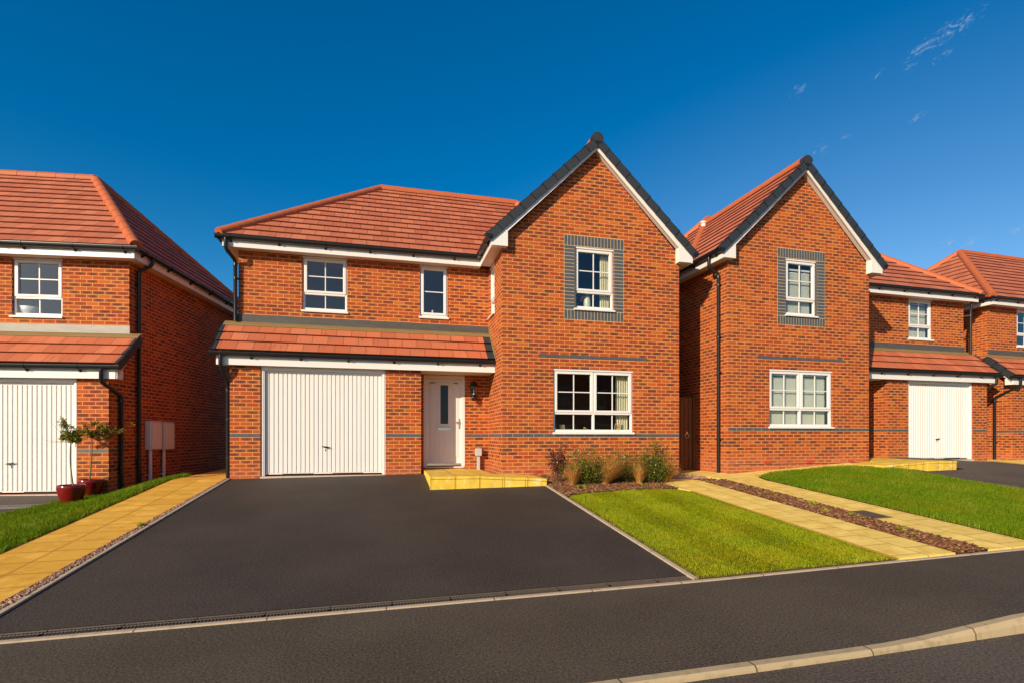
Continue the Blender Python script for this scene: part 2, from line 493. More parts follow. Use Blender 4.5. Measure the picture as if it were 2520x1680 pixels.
def window(T, house, m, u0, u1, z0, z1, cols=1, transom=.33, vbar=True, hb=True):
    fr = MB(T); ba = MB(T); pa = MB(T); si = MB(T)
    fw, sw, d0 = .045, .058, .045
    si.mbox(m, u0-.022, u1+.022, -.045, .10, z0-.012, z0+.022)
    si.mbox(m, u0-.012, u1+.012, -.020, .09, z0+.0225, z0+.034)
    a, b, c, e = u0+.004, u1-.004, z0+.034, z1-.003
    fr.mbox(m, a, a+fw, d0, .115, c, e); fr.mbox(m, b-fw, b, d0, .115, c, e)
    fr.mbox(m, a+fw, b-fw, d0, .115, c, c+fw+.012); fr.mbox(m, a+fw, b-fw, d0, .115, e-fw-.01, e)
    fr.mbox(m, a-.002, b+.002, .008, .05, e-.036, e+.001)
    zt = z0+(z1-z0)*transom if transom else None
    n = cols; cw = (b-a-2*fw-(n-1)*.05)/n
    if zt: fr.mbox(m, a+fw, b-fw, d0-.006, .115, zt-.025, zt+.025)
    for k in range(n):
        x0 = a+fw+k*(cw+.05); x1 = x0+cw
        if k: fr.mbox(m, x0-.05, x0, d0-.003, .115, c+fw+.012, e-fw-.01)
        zb = (zt+.025) if zt else c+fw+.012; zt2 = e-fw-.01
        # opening sash
        q = .016
        fr.mbox(m, x0-q, x0+sw-q, d0-.018, .10, zb-q*.5, zt2+q); fr.mbox(m, x1-sw+q, x1+q, d0-.018, .10, zb-q*.5, zt2+q)
        fr.mbox(m, x0+sw-q, x1-sw+q, d0-.018, .10, zb-q*.5, zb+sw-q); fr.mbox(m, x0+sw-q, x1-sw+q, d0-.018, .10, zt2-sw+q, zt2+q)
        g0, g1, h0, h1 = x0+sw-q, x1-sw+q, zb+sw-q, zt2-sw+q
        pa.mbox(m, g0-.004, g1+.004, .066, .072, h0-.004, h1+.004)
        if vbar: ba.mbox(m, (g0+g1)/2-.010, (g0+g1)/2+.010, .058, .080, h0, h1)
        if hb:
            zz = (h0+h1)/2
            if vbar:
                ba.mbox(m, g0, (g0+g1)/2-.010, .059, .079, zz-.010, zz+.010); ba.mbox(m, (g0+g1)/2+.010, g1, .059, .079, zz-.010, zz+.010)
            else: ba.mbox(m, g0, g1, .059, .079, zz-.010, zz+.010)
        if zt:
            h0, h1 = c+fw+.012, zt-.025; g0, g1 = x0, x1
            pa.mbox(m, g0-.003, g1+.003, .078, .084, h0-.003, h1+.003)
            if vbar: ba.mbox(m, (g0+g1)/2-.010, (g0+g1)/2+.010, .070, .092, h0, h1)
    w = fr.build('window', M['white'], house, bevel=.006)
    si.build('sill', M['white'], w, bevel=.006); pa.build('pane', M['glass'], w); ba.build('glazing_bars', M['white'], w)
    return w

def garage_door(T, house, Y, x0, x1, z0, z1, hu, hz):
    fr = MB(T)
    m = front(Y)
    fr.mbox(m, x0, x0+.07, .03, .14, z0, z1); fr.mbox(m, x1-.07, x1, .03, .14, z0, z1)
    fr.mbox(m, x0+.07, x1-.07, .03, .14, z1-.085, z1)
    fr.mbox(m, x0+.02, x0+.05, .022, .03, z0, z1-.02); fr.mbox(m, x1-.05, x1-.02, .022, .03, z0, z1-.02)
    g = fr.build('garage_frame', M['white'], house, bevel=.005)
    p = MB(T); a, b, c, d = x0+.07, x1-.07, z0+.03, z1-.085
    n = 27; w = (b-a)/n
    p.mbox(m, a, b, .098, .12, c, d)
    for k in range(n):
        l, r = a+k*w, a+(k+1)*w
        e = .0085
        poly = [m(l+e, .098, c+.03), m(l+e+.006, .082, c+.03), m(r-e-.006, .082, c+.03), m(r-e, .098, c+.03)]
        p.prism([Vector(q) for q in poly], (0, 0, d-.03-c-.03-.02))
    p.mbox(m, a, b, .088, .098, c, c+.025); p.mbox(m, a, b, .088, .098, d-.05, d)
    dr = p.build('garage_door', M['white_paint'], house)
    for k0, k1 in ((.14, .40), (.565, .83)):
        s = MB(T); s.mbox(m, a+(b-a)*k0, a+(b-a)*k1, .084, .087, c-.03, c+.012); s.build('weather_seal', M['rubber'], dr)
    h = MB(T)
    h.mbox(m, hu-.012, hu+.012, .05, .082, hz-.012, hz+.012)
    h.prism([Vector(m(hu-.085, .045, hz+.022)), Vector(m(hu+.02, .04, hz+.012)), Vector(m(hu+.09, .048, hz-.006)), Vector(m(hu+.03, .045, hz-.022)), Vector(m(hu-.05, .045, hz-.006))], (0, .012, 0))
    h.mbox(m, hu-.014, hu-.002, .076, .082, hz-.085, hz-.045)
    h.build('handle', M['blackmetal'], dr)
    st = MB(T); st.box(x0-.0, x1+.0, Y-.03, Y+.14, z0-.10, z0-.004)
    st.build('threshold', M['concrete'], house)

def front_door(T, house, Y, x0, x1, z0, z1):
    m = front(Y); f = MB(T)
    f.mbox(m, x0, x0+.075, .015, .12, z0, z1); f.mbox(m, x1-.075, x1, .015, .12, z0, z1); f.mbox(m, x0+.075, x1-.075, .015, .12, z1-.085, z1)
    f.mbox(m, x0+.05, x0+.085, .03, .12, z0, z1-.085); f.mbox(m, x1-.085, x1-.05, .03, .12, z0, z1-.085)
    f.mbox(m, x0+.02, x1-.02, -.005, .10, z0-.03, z0-.002)
    f.build('door_frame', M['white'], house, bevel=.005)
    a, b, c, d = x0+.08, x1-.08, z0+.02, z1-.09
    p = MB(T)
    gx0, gx1, gz0, gz1 = a+.30, a+.475, z0+.965, z0+1.845
    lx = [a, gx0, gx1, b]; lz = [c, gz0, gz1, d]
    for i in range(3):
        for j in range(3):
            if i == 1 and j == 1: continue
            p.mbox(m, lx[i], lx[i+1], .050, .095, lz[j], lz[j+1])
    # moulded panel: raised planks between grooves, and glazing bead
    for k in range(6):
        w = (b-a-.14)/6; xa = a+.07+k*w
        for (za, zb) in ((c+.20, gz0-.06), (gz0-.06, gz1+.06), (gz1+.06, d-.09)):
            if za == gz0-.06 and xa+w > gx0-.05 and xa < gx1+.05: continue
            p.mbox(m, xa+.004, xa+w-.004, .043, .050, za+.002, zb-.002)
    for (xa, xb, za, zb) in ((gx0-.035, gx0, gz0-.035, gz1+.035), (gx1, gx1+.035, gz0-.035, gz1+.035), (gx0, gx1, gz0-.035, gz0), (gx0, gx1, gz1, gz1+.035)):
        p.mbox(m, xa, xb, .036, .052, za, zb)
    dr = p.build('front_door', M['white_paint'], house)
    g = MB(T); g.mbox(m, gx0, gx1, .062, .068, gz0, gz1); g.build('door_glass', M['glass_dark'], dr)
    l = MB(T)
    for xx in (gx0+.025, gx1-.031): l.mbox(m, xx, xx+.006, .057, .061, gz0, gz1)
    for zz in (gz0+.055, gz1-.06): l.mbox(m, gx0, gx1, .055, .0565, zz, zz+.006)
    l.build('lead_strips', M['lead'], dr)
    q = MB(T); q.mbox(m, a+.235, a+.535, .022, .050, gz0-.145, gz0-.075); q.mbox(m, a+.25, a+.52, .012, .022, gz0-.12, gz0-.085)
    q.build('letterbox', M['chrome'], dr, bevel=.006)
    h = MB(T); hx = b-.045
    h.mbox(m, hx-.017, hx+.017, .036, .050, z0+.855, z0+1.085)
    h.tube([m(hx, .038, z0+1.0), m(hx, 0, z0+1.0), m(hx-.11, -.005, z0+1.005)], .011, 8)
    h.build('handle', M['chrome'], dr)
    t = MB(T); t.mbox(m, a, b, .018, .05, z0+.022, z0+.07); t.build('weather_bar', M['chrome'], dr)

def clip(poly, fn):
    out = []
    for i in range(len(poly)):
        p, q = poly[i], poly[(i+1) % len(poly)]
        a, b = fn(p), fn(q)
        if a >= 0: out.append(p)
        if (a >= 0) != (b >= 0):
            t = a/(a-b); out.append((p[0]+(q[0]-p[0])*t, p[1]+(q[1]-p[1])*t))
    return out
def slope(mb, O, U, Sv, poly, gauge=.31, th=.031, mi=0, base=0.012):
    """tiled roof plane: polygon in (u,s) coordinates, laid in stepped courses"""
    O, U, Sv = Vector(O), Vector(U).normalized(), Vector(Sv).normalized()
    N = U.cross(Sv)
    if N.z < 0: N = -N
    smin = min(p[1] for p in poly); smax = max(p[1] for p in poly)
    k = math.floor(smin/gauge)
    while k*gauge < smax:
        a, b = k*gauge, (k+1)*gauge
        pl = clip(clip(poly, lambda p: p[1]-a), lambda p: b-p[1])
        k += 1
        if len(pl) < 3: continue
        hh = lambda s: base+th*(1-(s-a)/gauge)
        mb.face([O+U*u+Sv*s+N*hh(s) for u, s in pl], mi, [(u, min(max(s, a+.002), b-.002)) for u, s in pl])
        low = [p for p in pl if abs(p[1]-a) < 1e-4]
        if len(low) >= 2:
            u0, u1 = min(p[0] for p in low), max(p[0] for p in low)
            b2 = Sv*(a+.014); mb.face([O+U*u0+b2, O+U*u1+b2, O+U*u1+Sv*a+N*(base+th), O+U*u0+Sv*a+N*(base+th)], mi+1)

def ridge(mb, p0, p1, r=.105, seg=.42, mi=0):
    p0, p1 = Vector(p0), Vector(p1); d = p1-p0; L = d.length; d.normalize()
    side = d.cross(Vector((0,0,1))).normalized(); up = side.cross(d).normalized()
    n = max(1, round(L/seg)); K = 10
    for i in range(n):
        a, b = p0+d*(L*i/n), p0+d*(L*(i+1)/n+.012)
        ring = []
        for q, rr in ((a, r*1.05), (b, r)):
            ring.append([q+side*math.cos(R(-25+230*j/K))*rr+up*(math.sin(R(-25+230*j/K))*rr-.03) for j in range(K+1)])
        v = ring[0]+ring[1]; K1 = K+1
        mb.idx(v, [(j, j+1, K1+j+1, K1+j) for j in range(K)], mi, True)
        mb.idx(ring[0], [tuple(range(K1))], mi); mb.idx(ring[1], [tuple(range(K1))], mi)

def gutter(T, house, p0, p1, out, brackets=True, step=.9, ends=(0, 0), first=.25):
    """half-round gutter; out = horizontal unit vector away from the fascia"""
    p0, p1, out = Vector(p0), Vector(p1), Vector(out)
    g = MB(T); d = (p1-p0).normalized(); K = 8; r = .056
    prof = []
    for j in range(K+1):
        a = math.pi*j/K
        prof.append(out*(math.cos(a)*r)+Vector((0,0,-math.sin(a)*r*1.22)))
    prof = [out*r+Vector((0,0,.012))]+prof+[-out*r+Vector((0,0,.012))]
    inner = [q*.86+Vector((0,0,.004)) for q in reversed(prof)]
    g.prism([p0+q for q in prof+inner], p1-p0)
    L = (p1-p0).length
    for f in (0.0, .45, 1.0):
        c = p0+d*(L*f); w = .05
        g.prism([c+q*1.07-d*w/2 for q in prof], d*w)
    o = g.build('gutter', M['black'], house)
    if brackets:
        k = first
        while k < L-.05:
            b = MB(T); c = p0+d*k
            b.prism([c+q*1.13+Vector((0,0,-.002))-d*.012 for q in prof], d*.024)
            b.prism([c-out*r*1.0-d*.02+Vector((0,0,-.118)), c-out*r*1.0+d*.02+Vector((0,0,-.118)), c+d*.02+Vector((0,0,-.068)), c-d*.02+Vector((0,0,-.068))], -out*.012+Vector((0,0,.03)))
            b.build('gutter_bracket', M['black'], o)
            k += step
    return o

def downpipe(T, house, path, clips=(), side=(0, -1, 0), r=.036):
    p = MB(T); path = [Vector(q) for q in path]
    # rounded elbows
    pts = [path[0]]
    for i in range(1, len(path)-1):
        a = (path[i-1]-path[i]).normalized(); b = (path[i+1]-path[i]).normalized()
        pts += [path[i]+a*.035, path[i]+b*.035]
    pts.append(path[-1])
    p.tube(pts, r, 12)
    for i in range(1, len(path)-1):
        b = (path[i+1]-path[i]).normalized(); p.tube([path[i]+b*.05, path[i]+b*.10], r*1.16, 12)
    o = p.build('downpipe', M['black'], house)
    for (c, wall) in clips:
        k = MB(T); c = Vector(c); wall = Vector(wall)
        k.tube([c+Vector((0,0,-.02)), c+Vector((0,0,.02))], r*1.2, 12)
        dirn = (wall-c); sd = Vector((0,0,1)).cross(dirn).normalized()
        k.prism([c+sd*.05+Vector((0,0,-.012)), c-sd*.05+Vector((0,0,-.012)), c-sd*.05+Vector((0,0,.012)), c+sd*.05+Vector((0,0,.012))], dirn)
        k.build('pipe_clip', M['black'], o)
    return o

XL, XR, YW, YP = -5.243, 4.04, 1.5, .848
def soldier(mb, x0, x1, z0, z1, n):
    w = (x1-x0)/n
    for k in range(n): mb.box(x0+k*w+.005, x0+(k+1)*w-.005, -.003, .02, z0+.005, z1-.005, 1)

def brick_house(name, origin, ang, mirror, label, opt):
    house = thing(name, origin, ang, label, 'house', 'brick houses along the street')
    ox, oy = opt.get('off', (0, 0))
    if mirror: T = lambda p: (ox-p[0], p[1]+oy, p[2])
    else: T = lambda p: (p[0]+ox, p[1]+oy, p[2])
    XA, XB = opt.get('ridge', (-2.45, 1.307))
    YR, ZR, ZE = 4.29, 7.40, 4.80
    has_gable = opt.get('gable', True)
    # ---------------- walls
    w = MB(T)
    lw = (1.106, 2.928, .822, 2.19); uw = (1.573, 2.470, 3.441, 4.785)
    zb = -.6
    gm = front(0)
    wall_rect(w, gm, 0, XR, zb, 4.785, [lw, uw])
    w.face([(0,0,4.785),(XR,0,4.785),(2.02,0,6.83)], 0)
    sm = lambda u, d, z: (d, u, z)
    wall_rect(w, sm, 0, YW, zb, 4.785, [(.79, 1.41, 3.441, 4.59)])
    rm = lambda u, d, z: (XR-d, u, z)
    wall_rect(w, rm, 0, 7.2, zb, 4.72)
    w1 = (-4.015, -3.104, 3.413, 4.598); w2 = (-1.565, -.939, 3.41, 4.598); dh = (-1.482, -.549, .085, 2.15)
    wall_rect(w, front(YW), XL, 0, zb, 4.64, [w1, w2, dh])
    gh = (-4.694, -2.302, -.025, 2.165)
    wall_rect(w, front(YP), XL, -1.575, zb, 2.165, [gh])
    wall_rect(w, lambda u, d, z: (-1.575-d, u, z), YP, YW, zb, 2.165)
    wall_rect(w, lambda u, d, z: (XL+d, u, z), YP, YW, zb, 2.30)
    w.face([(XL,YP,2.30),(XL,YW,2.30),(XL,YW,3.03),(XL,YP,2.46)], 0)
    wall_rect(w, lambda u, d, z: (XL+d, u, z), YW, 7.2, zb, 4.64)
    wall_rect(w, front(7.2), XL, XR, zb, 4.70)
    # blue brick string course, short band and window surround (proud of the face)
    def band(x0, x1, z, Y, n=None):
        n = n or round((x1-x0)/.225); bw = (x1-x0)/n
        for k in range(n): w.box(x0+k*bw+.005, x0+(k+1)*bw-.005, Y-.003, Y+.02, z, z+.065, 1)
    band(0, XR, .755, 0, 18)
    band(.779, 3.254, 2.417, 0)
    band(XL, gh[0], .755, YP, 2.5 and 3); band(gh[1], -1.575, .755, YP, 3); band(-.545, -.005, .755, YW, 3)
    for k in range(13): w.box(-.003, .02, .012+k*.1125, .012+k*.1125+.102, .755, .82, 1)
    for k in range(2): w.box(XL-.003, XL+.02, YP+.012+k*.225, YP+.012+k*.225+.21, .755, .82, 1)
    for k in range(3): w.box(-1.595, -1.572, YP+.005+k*.215, YP+.005+k*.215+.205, .755, .82, 1)
    soldier(w, 1.339, 2.697, 4.794, 5.017, 18); soldier(w, 1.339, 2.697, 3.228, 3.437, 18)
    for k in range(18):
        z = 3.441+k*.0752
        w.box(1.344, 1.570, -.003, .02, z+.004, z+.069, 1); w.box(2.473, 2.692, -.003, .02, z+.004, z+.069, 1)
        w.box(1.5722, 1.60, .0, .055, z+.004, z+.069, 1)
    w.box(1.337, 2.699, -.0012, .01, 3.226, 3.4405, 2); w.box(1.337, 2.699, -.0012, .01, 4.7855, 5.019, 2)
    w.box(1.337, 1.5725, -.0012, .01, 3.441, 4.785, 2); w.box(2.4705, 2.699, -.0012, .01, 3.441, 4.785, 2)
    w.build('wall', [M['brick'], M['blue'], M['mortar']], house, recalc=False)
    for xx in opt.get('airbricks', (.67,)):
        ab = MB(T); ab.box(xx, xx+.21, -.004, .02, .0, .066)
        for k in range(8):
            for z in (.005, .036): ab.box(xx+.012+k*.0245, xx+.026+k*.0245, -.012, -.0042, z, z+.025)
        ab.build('air_brick', M['airbrick'], house)
    if opt.get('dpc'):
        dp = MB(T); dp.box(-.004, XR+.004, -.006, -.001, -.022, -.012); dp.box(-.006, -.001, -.004, 3, -.022, -.012)
        dp.build('damp_course', M['rubber'], house)
    # dark rooms behind the windows
    rm_ = MB(T)
    rm_.face([(.15,3.2,-.1),(3.9,3.2,-.1),(3.9,3.2,5),(.15,3.2,5)]); rm_.face([(.15,.12,.2),(3.9,.12,.2),(3.9,3.2,.2),(.15,3.2,.2)])
    rm_.box(.02, 4.0, .12, 3.2, 2.45, 2.65); rm_.face([(.02,.12,5.0),(4.02,.12,5.0),(4.02,3.2,5.0),(.02,3.2,5.0)])
    rm_.face([(-5.2,3.8,2.5),(-.15,3.8,2.5),(-.15,3.8,4.62),(-5.2,3.8,4.62)]); rm_.face([(-5.2,1.62,3.0),(-.15,1.62,3.0),(-.15,3.8,3.0),(-5.2,3.8,3.0)])
    rm_.face([(-5.2,1.62,4.62),(-.15,1.62,4.62),(-.15,3.8,4.62),(-5.2,3.8,4.62)]); rm_.face([(-.14,1.6,2.5),(-.14,3.8,2.5),(-.14,3.8,4.62),(-.14,1.6,4.62)])
    rm_.face([(-1.9,1.6,2.5),(-1.9,3.8,2.5),(-1.9,3.8,4.62),(-1.9,1.6,4.62)])
    rm_.face([(-1.5,2.2,0),(-.5,2.2,0),(-.5,2.2,2.4),(-1.5,2.2,2.4)])
    rm_.face([(.13,.12,0),(.13,3.2,0),(.13,3.2,5),(.13,.12,5)]); rm_.face([(3.92,.12,0),(3.92,3.2,0),(3.92,3.2,5),(3.92,.12,5)])
    rm_.build('room', M['room'], house, recalc=False)
    # ---------------- windows and doors
    window(T, house, gm, *lw, cols=2, transom=.318); window(T, house, gm, *uw, transom=.295)
    window(T, house, front(YW), *w1, transom=.335); window(T, house, front(YW), *w2, transom=None, vbar=False)
    window(T, house, sm, .79, 1.41, 3.441, 4.59, transom=.33)
    garage_door(T, house, YP, *gh, opt.get('handle', -3.484), .55)
    front_door(T, house, YW, *dh)
    # ---------------- roofs
    hip = MB(T)
    E0, E1, YF, YB = -5.54, 4.34, 1.20, 7.38
    sl = math.hypot(YR-YF, ZR-ZE); sd = Vector((0, (YR-YF)/sl, (ZR-ZE)/sl))
    slope(hip, (0, YF, ZE), (1,0,0), sd, [(E0,0),(E1,0),(XB,sl),(XA,sl)])
    slope(hip, (0, YB, ZE), (1,0,0), (0,-sd.y,sd.z), [(E0,0),(E1,0),(XB,sl),(XA,sl)])
    for xe, xr in ((E0, XA), (E1, XB)):
        L = math.hypot(xr-xe, ZR-ZE)
        slope(hip, (xe, 0, ZE), (0,1,0), ((xr-xe)/L, 0, (ZR-ZE)/L), [(YF,0),(YB,0),(YR,L)])
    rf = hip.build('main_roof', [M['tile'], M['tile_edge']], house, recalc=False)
    rd = MB(T)
    ridge(rd, (XA,YR,ZR+.045), (XB,YR,ZR+.045))
    for xe, xr in ((E0, XA), (E1, XB)):
        for ye in (YF, YB): ridge(rd, (xe,ye,ZE+.05), (xr,YR,ZR+.04), .105, .40)
    rd.build('ridge_tiles', M['ridge'], rf)
    if opt.get('vent'):
        vx, vy, vz = opt['vent']; vt = MB(T); vt.tube([(vx,vy,vz-.1),(vx,vy,vz+.1)], .07, 12); vt.tube([(vx,vy,vz+.1),(vx,vy,vz+.13)], .10, 12)
        vt.build('roof_vent', M['white'], rf)
    # gabled roof of the front bay
    gr = MB(T)
    for xe in (-.30, 4.34):
        ZG = 7.055; L = math.hypot(2.02-xe, ZG-ZE)
        slope(gr, (xe, 0, ZE), (0,1,0), ((2.02-xe)/L, 0, (ZG-ZE)/L), [(-.19,0),(4.0,0),(4.0,L),(-.19,L)])
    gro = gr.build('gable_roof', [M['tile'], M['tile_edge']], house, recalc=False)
    g2 = MB(T); ridge(g2, (2.02,-.10,7.10), (2.02,4.0,7.10)); g2.build('ridge_tiles', M['ridge'], gro)
    for sgn, xe in ((1, -.33), (-1, 4.37)):
        vg = MB(T)
        L = math.hypot(2.02-xe, 7.055-ZE); dv = Vector(((2.02-xe)/L, 0, (7.055-ZE)/L)); nv = Vector((-dv.z, 0, dv.x))
        if nv.z < 0: nv = -nv
        n = 10; g = L/n
        for k in range(n):
            a = Vector((xe, 0, ZE-.02))+dv*(k*g-.03); b = Vector((xe, 0, ZE-.02))+dv*((k+1)*g-.002)
            poly = [a-nv*.115, b-nv*.122, b+nv*.038, a+nv*.056]
            vg.prism([p+Vector((0,-.205,0)) for p in poly], (0,.025,0))
            vg.prism([p+Vector((0,-.205,0)) for p in (a+nv*.044, b+nv*.026, b+nv*.038, a+nv*.056)], (0,.13,0))
        vg.build('dry_verge', M['dark_tile'], gro)
    vg = MB(T); K = 14; hp = [(2.02+.135*math.cos(math.pi*i/K), -.215, 7.035+.125*math.sin(math.pi*i/K)) for i in range(K+1)]+[(1.945,-.215,6.955),(2.095,-.215,6.955)]; vg.prism(hp, (0,.13,0)); vg.box(2.016, 2.024, -.220, -.2152, 6.955, 7.157)
    vg.build('ridge_end_cap', M['dark_tile'], gro)
    # lean-to roof
    lt = MB(T); y0, z0, y1, z1 = .70, 2.415, 1.385, 3.035
    L = math.hypot(y1-y0, z1-z0); sv = (0, (y1-y0)/L, (z1-z0)/L)
    slope(lt, (0,y0,z0), (1,0,0), sv, [(-5.48,0),(-.17,0),(-.17,L),(-5.48,L)], gauge=L/3)
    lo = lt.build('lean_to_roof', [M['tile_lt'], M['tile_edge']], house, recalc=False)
    dk = MB(T); slope(dk, (0,y0,z0), (1,0,0), sv, [(-.169,0),(-.012,0),(-.012,L),(-.169,L)], gauge=L/3, th=.034)
    dk.build('abutment_tiles', [M['dark_tile'], M['dark_tile']], lo, recalc=False); dk = MB(T)
    svv = Vector(sv); nv = Vector((0,-svv.z,svv.y))
    for k in range(3):
        a = Vector((0,y0,z0))+svv*(L/3*k-.03); b = Vector((0,y0,z0))+svv*(L/3*(k+1)-.003)
        dk.prism([Vector((-5.525,0,0))+p for p in (a-nv*.10, b-nv*.11, b+nv*.022, a+nv*.058)], (.028,0,0))
        dk.prism([Vector((-5.525,0,0))+p for p in (a+nv*.046, b+nv*.010, b+nv*.022, a+nv*.058)], (.075,0,0))
    dk.build('dry_verge', M['dark_tile'], lo)
    fl = MB(T)
    fl.prism([(-5.49,1.33,3.020),(-5.49,1.37,3.065),(-5.49,1.492,3.135),(-5.49,1.492,3.10)], (5.48,0,0), 1)
    fl.box(XL-.02, -.005, 1.482, 1.4985, 3.10, 3.285, 0)
    pts = [(1.40, 3.08), (.72, 2.46)]
    fl.prism([(-.012,.69,2.45),(-.012,1.42,3.11),(-.012,1.48,3.29),(-.012,1.40,3.24),(-.012,.69,2.58)], (.009,0,0), 1)
    fl.build('lead_flashing', [opt.get('lead', M['lead']), M['lead_brown']], lo)
    # ---------------- fascias, soffits, bargeboards
    fa = MB(T)
    fa.box(-5.48, -.24, 1.24, 1.262, 4.585, 4.79); fa.box(-5.48, -5.458, 1.2625, 7.36, 4.585, 4.79)
    fa.box(-.24, -.218, -.16, 1.262, 4.586, 4.79); fa.box(4.258, 4.28, -.16, 7.36, 4.586, 4.79); fa.box(-5.48, 4.28, 7.3605, 7.38, 4.585, 4.79)
    fa.box(-5.43, -.003, .73, .752, 2.152, 2.40); fa.box(-5.43, -5.408, .7525, .86, 2.152, 2.40)
    fa.build('fascia', M['white'], house)
    for sgn in (1, -1):
        bb = MB(T)
        X = lambda d: 2.02+sgn*d
        zl = lambda d: 6.805-d*.985; zt = lambda d: 7.03-d*.972
        bb.prism([(X(0),-.16,zl(0)),(X(2.26),-.16,zl(2.26)),(X(2.26),-.16,zt(2.26)),(X(0),-.16,zt(0))], (0,.022,0))
        bb.box(X(1.93), X(2.262), -.165, -.002, 4.598, zl(1.93)+.01)
        bb.box(X(2.06), X(2.07), -.168, -.1652, 4.598, zl(2.0)); bb.build('bargeboard', M['white'], house)
    # bargeboard at the end of the lean-to
    bb = MB(T); bb.prism([(-5.455,.752,2.20),(-5.455,.76,2.40),(-5.455,1.44,3.02),(-5.455,1.44,2.86)], (.022,0,0))
    bb.box(-5.455, XL, .745, .93, 2.152, 2.33)
    bb.build('bargeboard', M['white'], house)
    so = MB(T)
    so.box(-5.457, -.219, 1.263, 1.499, 4.600, 4.612); so.box(-5.457, -5.244, 1.499, 7.35, 4.600, 4.612)
    so.box(-.218, -.001, -.001, 1.262, 4.600, 4.612); so.box(4.041, 4.257, -.001, 7.35, 4.600, 4.612)
    for sgn in (1, -1):
        X = lambda d: 2.02+sgn*d
        so.prism([(X(0),-.138,6.83),(X(1.95),-.138,6.83-1.95*.985),(X(1.95),-.138,6.845-1.95*.985),(X(0),-.138,6.845)], (0,.136,0))
    so.box(-5.40, -1.575, .7525, .8475, 2.157, 2.168); so.box(-1.5745, -.001, .7525, 1.4985, 2.157, 2.168)
    so.build('soffit', M['soffit'], house)
    # ---------------- gutters and pipes
    gutter(T, house, (-5.57,1.18,4.785), (-.24,1.18,4.785), (0,-1,0))
    gutter(T, house, (-5.54,1.24,4.785), (-5.54,7.3,4.785), (-1,0,0), step=1.0)
    gutter(T, house, (-.30,1.18,4.785), (-.30,-.20,4.785), (-1,0,0), step=.8)
    gutter(T, house, (4.34,-.20,4.785), (4.34,7.3,4.785), (1,0,0), step=.9)
    gutter(T, house, (-5.53,.67,2.385), (-.006,.67,2.385), (0,-1,0), first=.7)
    for pp in opt.get('pipes', ()):
        downpipe(T, house, *pp)
    return house, T

M['tile_lt'] = tile_material('lean_to_tile', (.46, .118, .050), (.60, .178, .080), gauge=.924/3)

gz = -.75
pipe_ul = ([(-5.40,1.18,4.76),(-5.40,1.18,4.52),(-5.285,1.43,4.36),(-5.285,1.43,3.13)], [((-5.285,1.43,4.0),(-5.24,1.5,4.0))])
pipe_ll = ([(-5.36,.67,2.35),(-5.36,.67,2.13),(-5.29,.83,1.86),(-5.29,.90,1.74),(-5.29,.90,gz)], [((-5.29,.90,.35),(-5.24,.90,.35)), ((-5.29,.90,1.1),(-5.24,.90,1.1))])
# side pipe used by the left house (local to the side wall, in the unmirrored frame)
pipe_side = ([(-5.54,1.78,4.76),(-5.54,1.78,4.62),(-5.30,1.745,4.47),(-5.30,1.745,gz)], [((-5.30,1.745,z),(-5.24,1.745,z)) for z in (.5, 2.05, 4.2)])
pipe_lh = ([(-5.22,.67,2.35),(-5.22,.67,2.08),(-5.295,1.16,1.86),(-5.295,1.16,gz)], [((-5.295,1.16,z),(-5.24,1.16,z)) for z in (.45, 1.75)])
# right side pipe of the mirrored gable house: X just beyond the bay's outer wall
pipe_h2 = ([(4.34,.29,4.74),(4.34,.29,4.50),(4.105,.266,4.36),(4.105,.266,gz)], [((4.105,.266,z),(4.04,.266,z)) for z in (.55, 2.1, 2.9, 4.1)])
pipe_h2l = ([(-5.36,.67,2.35),(-5.36,.67,2.13),(-5.20,1.0,1.93),(-5.20,1.05,1.6)], [])
pipe_h2u = ([(-5.33,1.30,4.76),(-5.33,1.36,4.3),(-5.33,1.36,3.08)], [((-5.33,1.36,4.2),(-5.25,1.5,4.2))])
pipe_h4 = ([(-5.22,.67,2.35),(-5.22,.67,2.12),(-5.30,1.30,1.80),(-5.30,1.30,gz)], [((-5.30,1.30,z),(-5.24,1.30,z)) for z in (.45, 1.7)])

HOUSE, TM = brick_house('brick_house', (0, 0, 0), 0, False, 'central red brick house with a big gable right of its white garage and front door',
    dict(pipes=[pipe_ul, pipe_ll]))
LH_O, LH_A = (-7.414, 1.173, -.295), -.1286
LHOUSE, TL = brick_house('brick_house', LH_O, LH_A, True, 'brick house at the left edge, its long side wall in deep shadow',
    dict(off=(XL, -YP), ridge=(-2.938, 1.307), pipes=[pipe_side, pipe_lh], lead=M['lead_pale'], handle=-3.513))
H2_O, H2_A = (5.192, -.138, .142), .0213
H2HOUSE, T2 = brick_house('brick_house', H2_O, H2_A, True, 'second gabled brick house, right of centre, with white blinds behind its windows',
    dict(off=(XR, 0), ridge=(-2.45, 1.69), pipes=[pipe_h2, pipe_h2l, pipe_h2u], handle=-3.43, dpc=True, airbricks=(.45, 1.66, 2.86), vent=(2.35, 3.5, 6.83)))
H4_O, H4_A = (20.787, .292, .123), .0379
H4HOUSE, T4 = brick_house('brick_house', H4_O, H4_A, False, 'brick house cut off by the right edge of the photo with a hipped red roof',
    dict(pipes=[pipe_h4]))

def copy_tree(o, parent=None):
    c = o.copy(); COL.objects.link(c); c.parent = parent
    for ch in list(o.children): copy_tree(ch, c)
    return c
h5 = copy_tree(HOUSE); h5.location = (11.2, -23.5, -.62); h5.rotation_euler = (0, 0, math.pi)
h5['label'] = 'brick house across the road, mirrored darkly in the downstairs gable window'

def to_world(o, a, p):
    c, s = math.cos(a), math.sin(a)
    return (o[0]+c*p[0]-s*p[1], o[1]+s*p[0]+c*p[1], o[2]+p[2])

